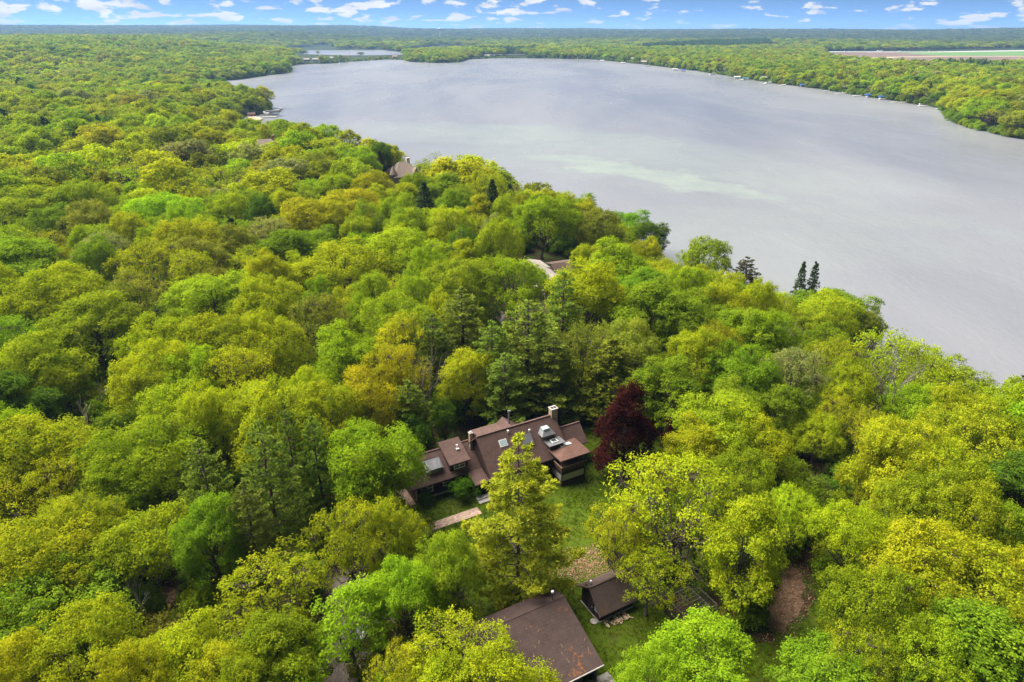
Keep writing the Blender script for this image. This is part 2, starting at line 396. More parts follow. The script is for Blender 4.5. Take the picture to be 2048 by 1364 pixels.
def bare(seed, h=13.0, spread=0.55, levels=4, trunk=0.35, thick=1.0):
    rng = np.random.default_rng(seed); tr, br = Acc(), Acc()
    r0 = 0.0105 * h * thick + 0.03
    def grow(p, d_, L, r, lev):
        n = 6; P = [p]; dd = d_.copy()
        for _ in range(n - 1):
            dd = unit(dd + rng.normal(size=3) * 0.13 + np.array([0, 0, 0.05])); P.append(P[-1] + dd * L / (n - 1))
        P = np.array(P); (tr if lev == 0 else br).add(*tube(P, np.linspace(r, r * (0.62 if lev < levels else 0.3), n), 7 if lev == 0 else (5 if lev < 3 else 3)))
        if lev >= levels: return
        for c in range((2 if lev > 2 else rng.integers(2, 4)) + (1 if lev == 0 else 0)):
            ax = unit(rng.normal(size=3)); nd = unit(dd + ax * spread * (1.25 if lev == 0 else 0.9)); nd[2] = abs(nd[2]) * 0.8 + 0.1 if lev < 2 else nd[2]
            k = n - 1 if c < 2 else rng.integers(2, n)
            grow(P[k], unit(nd), L * rng.uniform(0.55, 0.82), r * (0.58 if c else 0.62), lev + 1)
    grow(np.zeros(3), np.array([0.04, 0.02, 1.0]), h * trunk, r0, 0)
    return dict(trunk=tr.get(), wood=br.get(), h=h, R=h * 0.35, C=h * .6, rv=h * .4)

PROTO = {}
def register(key, g, leafmat, bark=BARK):
    g['crown_me'] = mesh_np('crown_' + key, *g['leaf'], leafmat, attrs={'var': ('FACE', g['var'])}) if 'leaf' in g else None
    g['wood_me'] = mesh_np('trunk_' + key, *g['wood'], bark, smooth=True)
    if 'trunk' in g: g['trunk_me'] = mesh_np('bole_' + key, *g['trunk'], bark, smooth=True)
    if 'leaf' in g:                                     # true spread of the foliage, so that trees stand at their real size
        LV = g['leaf'][0]; g['R'] = float(np.percentile(np.hypot(LV[:, 0], LV[:, 1]), 97)); g['h'] = float(np.percentile(LV[:, 2], 99.7))
    PROTO[key] = g
for i in range(5): register('oak%d' % i, broadleaf(100 + i, 14, 7.0, 0.24, 34 + i, 0.27, 33, 22, 0.28, 0.56, -0.35), LEAF)
for i in range(4): register('maple%d' % i, broadleaf(200 + i, 16, 5.6, 0.14, 32, 0.29, 42, 21, 0.26, 0.5, -0.6, cone=0.25), LEAF)
for i in range(3): register('airy%d' % i, broadleaf(300 + i, 13, 6.0, 0.22, 26, 0.30, 28, 14, 0.26, 0.5, -0.4, thin=0.8, twigs=18), LEAF)
for i in range(2): register('young%d' % i, broadleaf(400 + i, 11, 4.0, 0.20, 18, 0.36, 34, 16, 0.28, 0.48, -0.3, cone=0.15), LEAF)
for i in range(2): register('copper%d' % i, broadleaf(450 + i, 15, 5.0, 0.03, 36, 0.30, 50, 17, 0.28, 0.5, -0.9, cone=0.55), LEAF)
for i in range(2): register('shrub%d' % i, broadleaf(500 + i, 3.0, 1.9, 0.02, 11, 0.45, 30, 14, 0.20, 0.32, -0.5, twigs=2), LEAF)
for i in range(3): register('pine%d' % i, pine(600 + i, 20, 5.2, 0.10, 14, 6, 60, shape=0.85), NEEDLE)
register('lawnpine0', pine(643, 22, 6.6, 0.08, 15, 6, 120, tuft=0.5, nl=12, nw=0.055, up=0.10, shape=0.98, thick=0.6), NEEDLE)
for i in range(2): register('spruce%d' % i, pine(700 + i, 16, 3.1, 0.06, 24, 8, 20, droop=0.30, plume=False, tuft=0.42, nl=8, nw=0.06, up=0.1, shape=1.15), NEEDLE)
register('hemlock0', pine(720, 17, 4.6, 0.05, 24, 7, 40, droop=0.45, plume=False, tuft=0.5, nl=9, nw=0.06, up=0.05, shape=0.9), NEEDLE)
for i in range(3): register('bare%d' % i, bare(800 + i, 13, 0.5, 6, 0.36, 1.35), None, BARK_DEAD)
for i in range(2): register('tallbare%d' % i, bare(841 + i, 16, 0.42, 6, 0.46, 1.1), None, BARK_GREY)
for i in range(2): register('flat%d' % i, broadleaf(470 + i, 12, 6.5, 0.50, 30, 0.27, 33, 20, 0.28, 0.55, -0.15, twigs=8), LEAF)
register('snag0', bare(820, 14, 0.55, 4, 0.30, 1.6), None, BARK_DEAD)

# ------------------------------------------------------------------ the wood
TINT = dict(Y=(0.345, 0.39, 0.015), L=(0.26, 0.375, 0.016), G=(0.205, 0.30, 0.017), M=(0.275, 0.355, 0.016), D=(0.11, 0.195, 0.016), O=(0.355, 0.38, 0.015),
            B=(0.235, 0.255, 0.03), P=(0.30, 0.33, 0.10), R=(0.055, 0.0145, 0.012), N=(0.175, 0.25, 0.03), E=(0.37, 0.44, 0.03), S=(0.065, 0.11, 0.032), H=(0.20, 0.235, 0.022), W=(1, 1, 1), C=(0.095, 0.10, 0.04))
CW = dict(Y='yellow-green', L='bright lime-green', G='fresh green', M='light green', D='deep green', O='golden', B='olive-brown', P='pale sage-green', R='dark copper-red',
          N='dull green', E='yellow-tipped green', S='blackish-green', H='drooping olive-green', W='bleached grey', C='dark bronze-green')
KW = dict(oak='spreading tree', maple='dense round-topped tree', airy='open-crowned tree', flat='flat-topped tree', tallbare='tall leafless tree', young='slender tree', copper='copper-leaved tree', pine='layered pine', lawnpine='tall pine',
          spruce='narrow spruce', hemlock='conifer', bare='leafless dead tree', snag='leafless broken tree')
NAME = dict(oak='broadleaf_tree', maple='broadleaf_tree', airy='broadleaf_tree', flat='broadleaf_tree', tallbare='dead_tree', young='broadleaf_tree', copper='copper_tree', pine='pine_tree', lawnpine='pine_tree', spruce='spruce_tree',
            hemlock='hemlock_tree', bare='dead_tree', snag='dead_tree')
# crown top in the photograph (x, y), crown width there, kind, colour, height in metres
TREES = [
 # foreground left
 (67, 1053, 215, 'oak', 'Y', 14), (165, 1003, 135, 'oak', 'M', 13), (288, 1028, 165, 'flat', 'M', 12), (425, 1008, 120, 'maple', 'G', 15), (95, 1152, 220, 'oak', 'G', 12),
 (160, 1240, 195, 'oak', 'Y', 13), (30, 1300, 150, 'oak', 'Y', 13), (365, 1268, 150, 'maple', 'Y', 11), (262, 1315, 130, 'oak', 'Y', 13), (452, 1310, 120, 'maple', 'Y', 11),
 (545, 1107, 205, 'airy', 'O', 12), (565, 1240, 150, 'maple', 'M', 11), (600, 1310, 110, 'young', 'M', 9), (500, 1330, 110, 'maple', 'M', 11),
 (700, 1172, 148, 'young', 'L', 11.5), (705, 1003, 160, 'airy', 'Y', 14), (785, 1012, 115, 'oak', 'Y', 12.5),
 (810, 1130, 140, 'oak', 'M', 12), (897, 1072, 130, 'oak', 'M', 13), (905, 1228, 190, 'airy', 'O', 11), (800, 1290, 120, 'airy', 'O', 9), (990, 1296, 205, 'oak', 'Y', 11), (880, 1325, 120, 'young', 'Y', 9),
 # around the shed
 (1402, 1246, 180, 'maple', 'L', 10), (1300, 1310, 130, 'oak', 'L', 10), (1345, 915, 250, 'airy', 'Y', 16), (1245, 1010, 130, 'airy', 'Y', 12), (1300, 1092, 140, 'airy', 'Y', 9.5),
 (1492, 1020, 155, 'maple', 'Y', 16), (1588, 975, 95, 'flat', 'Y', 11), (1708, 1010, 125, 'flat', 'Y', 12.5), 
 # right foreground
 (1855, 945, 150, 'oak', 'M', 14), (1854, 1063, 200, 'oak', 'Y', 14), (1755, 1150, 175, 'oak', 'M', 13), (1940, 1110, 190, 'oak', 'Y', 13), (1967, 1228, 190, 'maple', 'G', 12), (1650, 1300, 175, 'maple', 'G', 9),
 (1722, 1255, 130, 'airy', 'M', 11), (1830, 1250, 150, 'oak', 'M', 11), (1775, 1330, 110, 'maple', 'D', 8), (2036, 1115, 100, 'oak', 'Y', 13), (2040, 1245, 80, 'airy', 'O', 12), (1995, 1010, 110, 'oak', 'M', 13), (1790, 985, 110, 'oak', 'M', 12),
 (1935, 985, 120, 'oak', 'Y', 14), (1890, 1330, 120, 'maple', 'G', 8),
 # right middle
 (1806, 857, 185, 'oak', 'O', 15), (1946, 837, 170, 'oak', 'Y', 15), (2030, 850, 120, 'oak', 'M', 15), (1890, 900, 130, 'oak', 'Y', 14), (2020, 920, 130, 'maple', 'D', 14), (1898, 718, 150, 'oak', 'M', 14), (1985, 775, 130, 'oak', 'Y', 13), (1920, 790, 120, 'oak', 'Y', 13),
 (1586, 700, 125, 'airy', 'P', 13), (1673, 793, 85, 'airy', 'O', 11), (1630, 835, 95, 'oak', 'Y', 9), (1737, 826, 95, 'airy', 'Y', 11), (1440, 790, 170, 'maple', 'M', 14), (1505, 838, 130, 'oak', 'Y', 13), (1390, 850, 110, 'maple', 'Y', 12), (1480, 900, 120, 'oak', 'M', 13), (1465, 765, 100, 'maple', 'G', 13),
 (1792, 650, 150, 'airy', 'O', 21), (1850, 700, 80, 'maple', 'M', 13), (2040, 745, 70, 'pine', 'C', 11), (1690, 735, 90, 'oak', 'Y', 12), (1835, 770, 110, 'oak', 'M', 12), (1735, 900, 95, 'oak', 'Y', 12), (1560, 780, 90, 'maple', 'G', 12),
 (1252, 778, 112, 'copper', 'R', 16), (1345, 842, 50, 'copper', 'R', 9), (1219, 685, 125, 'hemlock', 'H', 15.5), (1390, 660, 120, 'oak', 'Y', 15), (1330, 720, 130, 'maple', 'G', 14), (1480, 700, 130, 'oak', 'G', 14), (1435, 655, 90, 'airy', 'O', 15),
 # behind the house
 (925, 592, 130, 'pine', 'N', 19), (868, 640, 100, 'pine', 'N', 17), (1055, 618, 165, 'pine', 'N', 19.5), (1125, 562, 110, 'pine', 'N', 20), (985, 655, 110, 'pine', 'N', 17), (1105, 680, 130, 'pine', 'N', 15.5), (820, 770, 100, 'pine', 'N', 14), (1010, 715, 120, 'pine', 'N', 14),
 (935, 700, 112, 'maple', 'Y', 14), (1176, 536, 135, 'maple', 'Y', 20), (1255, 645, 140, 'oak', 'B', 16), (1165, 655, 120, 'airy', 'B', 16), (890, 800, 50, 'maple', 'D', 9), (1300, 578, 150, 'maple', 'G', 17), (1370, 600, 110, 'maple', 'G', 16),
 (755, 735, 145, 'oak', 'O', 15), (690, 660, 130, 'maple', 'L', 17), (745, 850, 195, 'oak', 'M', 15), (650, 775, 150, 'oak', 'Y', 15), (545, 770, 180, 'oak', 'O', 16), (470, 700, 130, 'airy', 'O', 16), (585, 830, 80, 'pine', 'N', 19), (540, 870, 130, 'pine', 'N', 20),
 (420, 905, 120, 'pine', 'N', 18), (635, 850, 80, 'pine', 'N', 16), (505, 985, 110, 'pine', 'N', 16), (745, 900, 130, 'maple', 'M', 13), (790, 690, 130, 'airy', 'O', 17), (820, 820, 90, 'maple', 'D', 10),
 # left middle
 (350, 785, 175, 'oak', 'Y', 15), (95, 715, 110, 'maple', 'G', 14), (60, 855, 190, 'oak', 'Y', 15), (20, 830, 120, 'oak', 'M', 15), (310, 860, 190, 'oak', 'M', 15), (130, 920, 130, 'airy', 'O', 13), (420, 780, 130, 'oak', 'O', 16), (230, 900, 120, 'maple', 'G', 12), (255, 930, 130, 'oak', 'M', 12),
 (40, 945, 130, 'airy', 'O', 12), (320, 700, 150, 'oak', 'Y', 17), (380, 710, 130, 'oak', 'M', 16), (60, 690, 150, 'oak', 'M', 17), (30, 760, 120, 'maple', 'D', 15),
 (120, 545, 150, 'oak', 'Y', 17), (190, 605, 150, 'maple', 'M', 17), (280, 555, 110, 'airy', 'B', 17), (330, 395, 125, 'oak', 'L', 17), (430, 560, 150, 'maple', 'L', 17), (55, 495, 130, 'maple', 'G', 17), (440, 640, 150, 'oak', 'Y', 17), (325, 650, 150, 'oak', 'Y', 17),
 (185, 415, 90, 'oak', 'B', 17), (165, 372, 110, 'oak', 'L', 17), (430, 418, 60, 'maple', 'G', 16), (470, 448, 60, 'spruce', 'S', 17), (375, 445, 120, 'oak', 'Y', 17), (260, 435, 70, 'oak', 'O', 16), (50, 390, 120, 'oak', 'M', 17), (205, 475, 90, 'airy', 'P', 15), (300, 490, 120, 'airy', 'O', 16),
 # centre middle
 (545, 565, 130, 'oak', 'Y', 17), (640, 590, 120, 'airy', 'B', 17), (750, 553, 75, 'maple', 'L', 17), (640, 568, 60, 'maple', 'L', 17), (690, 490, 170, 'oak', 'Y', 17), (800, 465, 170, 'oak', 'Y', 17), (905, 423, 90, 'oak', 'Y', 17), (1000, 445, 95, 'oak', 'Y', 18), (850, 374, 62, 'spruce', 'S', 17), (985, 370, 50, 'spruce', 'S', 17), (1020, 376, 46, 'spruce', 'S', 15),
 (700, 385, 130, 'oak', 'Y', 17), (795, 393, 75, 'oak', 'L', 17), (570, 470, 120, 'maple', 'G', 16), (540, 440, 90, 'airy', 'P', 16), (610, 405, 100, 'oak', 'O', 17), (1030, 520, 140, 'oak', 'M', 17), (920, 520, 150, 'oak', 'M', 17), (880, 590, 90, 'oak', 'Y', 16), (800, 600, 140, 'oak', 'M', 17), (545, 640, 140, 'oak', 'O', 17), (800, 640, 130, 'airy', 'O', 17),
 (1085, 400, 115, 'oak', 'L', 18), (1200, 425, 95, 'oak', 'B', 18), (1160, 395, 80, 'maple', 'G', 17), (1260, 420, 80, 'maple', 'G', 16), (1230, 490, 120, 'maple', 'M', 17), (1300, 440, 70, 'maple', 'D', 16), (1285, 545, 120, 'maple', 'G', 16), (1350, 510, 90, 'oak', 'Y', 16), (1412, 471, 98, 'oak', 'G', 18), (1492, 506, 66, 'pine', 'C', 14), (1390, 525, 80, 'oak', 'O', 14), (1445, 532, 80, 'oak', 'O', 14),
 (1600, 522, 36, 'spruce', 'S', 18), (1625, 522, 38, 'spruce', 'S', 18), (1450, 570, 110, 'oak', 'Y', 15), (1550, 560, 110, 'oak', 'Y', 15), (1650, 570, 110, 'maple', 'G', 15), (1700, 588, 100, 'maple', 'G', 15), (1640, 615, 120, 'oak', 'M', 15), (1530, 625, 100, 'oak', 'M', 15), (1480, 625, 120, 'maple', 'G', 15), (1410, 585, 100, 'maple', 'G', 15), (1730, 620, 60, 'maple', 'B', 15), (1690, 690, 90, 'maple', 'G', 12),
 (760, 290, 45, 'maple', 'D', 17), (760, 308, 30, 'spruce', 'C', 14), (720, 300, 75, 'oak', 'L', 17), (640, 310, 80, 'oak', 'B', 17), (590, 315, 70, 'oak', 'Y', 17),
]
BARE = [(320, 1140, 308, 1278, 'bare'), (160, 790, 186, 900, 'snag'), (200, 755, 216, 850, 'snag'), (1440, 1075, 1412, 1188, 'bare'), (1590, 640, 1575, 715, 'bare'), (262, 388, 275, 440, 'bare'), (240, 395, 248, 435, 'bare'),
        (830, 700, 868, 895, 'tallbare'), (1775, 660, 1757, 870, 'tallbare'), (545, 612, 548, 655, 'bare')]
rng = np.random.default_rng(21)
placed = []      # x, y, R, kind, colour, height, photo x, photo y
def solve(px, py, wpx, h, cb_frac):
    """stand a tree so that its crown top shows at (px, py) with that width"""
    g = 0.0
    for _ in range(4):
        rv = h * (1 - cb_frac) / 2; zc = g + h - rv
        p = at(px, py, zc); dist = math.sqrt(p[0] ** 2 + p[1] ** 2 + (CAM_H - zc) ** 2)
        R = wpx / 2 / F * dist
        a = math.asin((CAM_H - zc) / dist)
        offp = F * math.hypot(R * math.sin(a), rv * math.cos(a)) / dist
        p = at(px, py + offp * 0.93, zc); g = gz(p[0], p[1])
        if g < LAKE_Z + 0.4: g = LAKE_Z + 0.6
    return p[0], p[1], g, R
BASE = dict(flat=0.5, oak=0.24, maple=0.14, airy=0.22, young=0.2, copper=0.04, pine=0.1, lawnpine=0.1, spruce=0.06, hemlock=0.05)
def sdl(P): return -np.maximum(poly_sd(P, lake_poly), poly_sd(P, pond_poly))
for px, py, wpx, k, c, h in TREES:
    x, y, g, R = solve(px, py, wpx, h, BASE[k])
    placed.append([x, y, R, k, c, h, px, py])
placed.append([0.7, 59.5, 6.3, 'lawnpine', 'E', 22.0, 1035, 880])

# places kept open: lawn, drive, lane, houses (ground outlines in the photograph)
def gpoly(pts, z=0.0): return np.array([at(px, py, z)[:2] for px, py in pts])
LAWN = gpoly([(800, 1085), (828, 1010), (985, 985), (1100, 870), (1150, 830), (1195, 812), (1290, 835), (1350, 815), (1395, 838), (1330, 940), (1255, 1010), (1200, 1095), (1245, 1140), (1330, 1215), (1420, 1270), (1530, 1290), (1620, 1225),
              (1625, 1130), (1655, 1130), (1672, 1230), (1640, 1320), (1600, 1400), (1250, 1420), (920, 1420), (900, 1300), (935, 1200), (905, 1110)])
DRIVE = gpoly([(585, 1118), (700, 1125), (745, 1155), (790, 1200), (800, 1270), (740, 1300), (700, 1420), (640, 1420), (628, 1300), (640, 1215), (600, 1165)])
LITTER = [gpoly([(1590, 1105), (1622, 1150), (1612, 1215), (1580, 1270), (1535, 1285), (1520, 1240), (1545, 1170)]), gpoly([(1105, 1150), (1130, 1110), (1190, 1095), (1225, 1120), (1215, 1150), (1150, 1165)]),
          gpoly([(1562, 925), (1600, 915), (1660, 960), (1680, 1010), (1640, 1020), (1580, 970)]), gpoly([(260, 1170), (345, 1165), (350, 1230), (330, 1265), (290, 1220)])]
HOUSE2 = gpoly([(955, 610), (1000, 540), (1060, 500), (1160, 520), (1150, 570), (1110, 640), (990, 665)])
HOUSE1 = gpoly([(790, 1010), (880, 860), (1130, 790), (1195, 860), (1190, 980), (1000, 1010)])
CLEAR = [LAWN, DRIVE, HOUSE2, HOUSE1] + LITTER
def clear_d(P): return np.max([poly_sd(P, c) for c in CLEAR], 0)
# what the camera can see between the trees: lawn, roofs, drive, lane (photo outlines, at ground or roof height)
KEEP_PX = [([(815, 985), (870, 890), (950, 860), (1105, 830), (1165, 870), (1170, 960), (1120, 975), (950, 965), (840, 1000)], 3.0), ([(1110, 985), (1190, 940), (1195, 1080), (1150, 1130), (1110, 1080)], 0), ([(850, 1010), (960, 1000), (940, 1080), (860, 1060)], 0),
           ([(1310, 850), (1380, 838), (1330, 900), (1300, 930)], 0), ([(1120, 1110), (1210, 1110), (1250, 1150), (1250, 1240), (1170, 1250), (1130, 1170)], 1), ([(1000, 1280), (1130, 1190), (1210, 1330), (1090, 1360)], 4), ([(1200, 1260), (1330, 1250), (1270, 1320), (1215, 1330)], 0),
           ([(1355, 1185), (1420, 1180), (1425, 1235), (1365, 1235)], 1.5), ([(1590, 1110), (1640, 1130), (1640, 1230), (1570, 1290), (1500, 1330), (1530, 1280)], 0), ([(1570, 930), (1610, 925), (1660, 990), (1620, 985)], 0), ([(645, 1150), (705, 1150), (690, 1175), (650, 1195)], 0),
           ([(622, 1240), (645, 1240), (680, 1330), (645, 1320)], 0), ([(272, 1150), (350, 1145), (352, 1262), (290, 1255)], 2), ([(1055, 515), (1135, 525), (1135, 558), (1110, 562)], 5), ([(975, 615), (995, 615), (1000, 640), (980, 640)], 0), ([(195, 835), (225, 830), (225, 865), (200, 870)], 0), ([(192, 752), (228, 752), (240, 850), (190, 900), (140, 860), (110, 820), (130, 785)], 5), ([(790, 352), (808, 332), (825, 326), (848, 350)], 4), ([(515, 311), (530, 300), (546, 300), (548, 312)], 4), ([(835, 720), (860, 720), (872, 860), (850, 800)], 6), ([(1575, 650), (1595, 650), (1585, 690), (1570, 690)], 4)]
KS, KN = [], []
for pi, (pp, z) in enumerate(KEEP_PX):
    pp = np.array(pp, float); lo_, hi_ = pp.min(0), pp.max(0)
    q_ = np.stack(np.meshgrid(np.arange(lo_[0], hi_[0], 9.0), np.arange(lo_[1], hi_[1], 9.0)), -1).reshape(-1, 2); q_ = q_[poly_sd(q_, pp) > -2]
    for a_, b_ in q_: KS.append(at(a_, b_, z)); KN.append(pi)
KS, KN = np.array(KS), np.array(KN); CAMP = np.array([0, 0, CAM_H]); KD = KS - CAMP; KL = np.linalg.norm(KD, axis=1); KD = KD / KL[:, None]
def hides(x, y, R, h, base=.2, tol=.85):
    g = gz(x, y); rv = h * (1 - base) / 2; c = np.array([x, y, g + h - rv]) - CAMP
    sc = np.array([1 / R, 1 / R, 1 / rv]) / tol
    dd = KD * sc; cc = c * sc; t_ = (dd @ cc) / (dd * dd).sum(1)
    return ((np.linalg.norm(dd * t_[:, None] - cc, axis=1) < 1) & (t_ < KL - 1)), t_
for p in placed:
    hm, _ = hides(p[0], p[1], p[2], p[5], BASE[p[3]])
    if hm.sum() > 3: print('HIDE', p[3:], 'xy', round(p[0]), round(p[1]), {int(k): '%d/%d' % ((hm & (KN == k)).sum(), (KN == k).sum()) for k in set(KN[hm])})
# other trees of the wood stand between those picked out
cand = []
gx = np.stack(np.meshgrid(np.arange(-260, 220, 4.2), np.arange(44, 330, 4.2)), -1).reshape(-1, 2)
gx = gx + rng.uniform(-2, 2, gx.shape)
okm = (sdl(gx) > 2.0) & (np.hypot(gx[:, 0], gx[:, 1]) < 330) & (np.abs(gx[:, 0]) < gx[:, 1] * 0.80 + 16)
gx = gx[okm]; cd = clear_d(gx); gx, cd = gx[cd < -2.5], cd[cd < -2.5]
gx, cd = gx[np.argsort(np.hypot(gx[:, 0], gx[:, 1]))], cd[np.argsort(np.hypot(gx[:, 0], gx[:, 1]))]
PX = np.array([[p[0], p[1], p[2]] for p in placed])
KIND_MIX = ['flat'] * 2 + ['oak'] * 8 + ['maple'] * 5 + ['airy'] * 6
COL_MIX = ['Y'] * 8 + ['M'] * 7 + ['G'] * 4 + ['O'] * 3 + ['B'] + ['L'] * 3 + ['D', 'P']
fill = []
for (x, y), c_ in zip(gx, cd):
    R = rng.uniform(4.2, 8.2)
    dd = np.hypot(PX[:, 0] - x, PX[:, 1] - y)
    if (dd < (PX[:, 2] + R) * 0.70).any(): continue
    R = min(R, max(2.5, -c_ * 0.9))
    k = KIND_MIX[rng.integers(len(KIND_MIX))]; c = COL_MIX[rng.integers(len(COL_MIX))]
    h = rng.uniform(11.5, 17.5) * (0.6 + 0.4 * min(1, R / 5.0))
    if hides(x, y, R, h)[0].any(): continue
    PX = np.vstack([PX, [x, y, R]]); fill.append([x, y, R, k, c, h, None, None])
def proj(x, y, z):
    f = y * CT - (z - CAM_H) * ST; u = y * ST + (z - CAM_H) * CT
    return CX + F * x / f, CY - F * u / f, f
for p in fill:
    p[6], p[7], _ = proj(p[0], p[1], gz(p[0], p[1]) + p[5])
fill = [p for p in fill if -140 < p[6] < 2190]
NB = 300 - sum(1 for p in placed if NAME[p[3]] == 'broadleaf_tree')
fill.sort(key=lambda p: math.hypot(p[0], p[1]))
single, rest = fill[:NB], fill[NB:]
print('TREES hand', len(placed), 'single', len(single), 'rest', len(rest), 'far single', max(math.hypot(p[0], p[1]) for p in single) if single else 0)

ORD = ['nearest', 'second nearest', 'third nearest', 'fourth nearest', 'fifth nearest', 'sixth nearest', 'seventh nearest', 'eighth nearest', 'ninth nearest', 'tenth nearest', '11th nearest', '12th nearest', '13th nearest', '14th nearest', '15th nearest', '16th nearest', '17th nearest', '18th nearest', '19th nearest', '20th nearest']
MARK = [('the long brown house', 2, 84), ('the large brown garage roof', 8, 47), ('the small brown shed', 12, 57), ('the dark pergola frame', 19.5, 57.5), ('the copper-red tree', 15, 82), ('the gravel drive', -17, 60), ('the second house in the wood', 9, 160), ('the leafless tree in the clearing', -33, 57), ('the bare broken tree', -63, 94), ('the brown leaf-litter lane', 27, 62),
        ('the pair of spruces on the bank', 98, 172), ('the steep tan roof by the lake', -50, 322), ('the big sparse tree on the bank', 75, 118)]
def label_trees(ts):
    seen = {}
    for p in ts:
        best = min(MARK, key=lambda m: math.hypot(p[0] - m[1], p[1] - m[2]))
        ax, ay = p[0] - best[1], p[1] - best[2]
        side = ('behind' if ay > 0 else 'in front of') if abs(ay) > abs(ax) else ('right of' if ax > 0 else 'left of')
        key = (best[0], side, CW[p[4]], KW[p[3]]); seen.setdefault(key, []).append((math.hypot(ax, ay), id(p), p))
    for (mk, side, cw, kw), lst in seen.items():
        lst.sort(key=lambda a: a[0])
        cw2 = cw if cw.split()[0] not in kw else ''
        if kw.startswith('copper'): cw2 = 'dark red'
        for i, (_, _, p) in enumerate(lst):
            o = '' if len(lst) == 1 else (ORD[i] + ' ' if i < 20 else '%dth nearest ' % (i + 1))
            p.append((o + cw2 + ' ' + kw + ' ' + side + ' ' + mk).replace('  ', ' ').strip())
def place_tree(p):
    x, y, R, k, c, h, px, py, lab = p
    vs_ = [q for q in PROTO if q.rstrip('0123456789') == k]; g = PROTO[vs_[rng.integers(len(vs_))]]
    cat = 'tree'
    e = thing(NAME[k], lab, cat, (x, y, gz(x, y) - 0.15), rng.uniform(0, 6.28), GROUP[NAME[k]])
    if k == 'lawnpine': e.rotation_euler.z = 0.4
    s = R / g['R']; kx = rng.uniform(0.88, 1.13); e.scale = (s * kx, s * (2 - kx), h / g['h'])
    if g['crown_me']:
        t_ = np.array(TINT[c]) * (1 + rng.normal(0, 0.045, 3)) * (1 + rng.normal(0, 0.08))
        cr = link('crown', g['crown_me'], e); cr['tint'] = tuple(float(v) for v in np.clip(t_, 0.004, 1))
    link('trunk', g['wood_me'], e)
GROUP = dict(broadleaf_tree='broadleaf trees of the wood', pine_tree='pines of the wood', spruce_tree='spruces of the wood', hemlock_tree='conifers beside the house', copper_tree='copper-leaved trees on the lawn', dead_tree='leafless trees')
label_trees(placed + single)
for p in placed:
    if p[3] == 'lawnpine': p[8] = 'tall yellow-tipped pine standing alone on the lawn in front of the house'
    if p[3] == 'copper': p[8] = 'tall dark copper-red tree on the lawn beside the porch' if p[5] > 10 else 'small dark red tree half hidden behind the copper-red one'
    if p[3] == 'hemlock': p[8] = 'drooping olive-green conifer behind the copper-red tree'
for p in placed + single: place_tree(p)
BLAB = ['pale leafless tree in the brown-floored clearing among the foreground oaks', 'forked dead tree with bleached limbs leaning out of the left canopy', 'bleached dead stem beside the forked dead tree', 'white leafless tree behind the pergola frame',
        'grey leafless tree above the pale sage-green tree on the bank', 'taller of two bare stems beside the round lime-green crown', 'shorter of two bare stems beside the round lime-green crown', 'tall bare-branched tree standing against the rear of the long house', 'tall grey trunk with bare limbs rising through the sparse bank tree', 'bare grey tree deep in the central oak canopy']
for (tx, ty, bx_, by_, k), lab in zip(BARE, BLAB):
    b = at(bx_, by_, 0); b[2] = gz(b[0], b[1]); b = at(bx_, by_, b[2])
    # height from the top pixel at the same distance
    lo, hi = 1.0, 40.0
    for _ in range(40):
        mid = (lo + hi) / 2
        if proj(b[0], b[1] + 0.5, b[2] + mid)[1] > ty: lo = mid
        else: hi = mid
    vs_ = [q for q in PROTO if q.rstrip('0123456789') == k]; g = PROTO[vs_[rng.integers(len(vs_))]]
    zs = g['zmax'] if 'zmax' in g else float(max(v.co.z for v in g['wood_me'].vertices)); g['zmax'] = zs
    e = thing('dead_tree', lab, 'tree', (b[0], b[1], b[2] - 0.1), rng.uniform(0, 6.28), GROUP['dead_tree'])
    s = lo / zs; e.scale = (s, s, s)
    link('trunk', g['trunk_me'], e); link('branches', g['wood_me'], e)

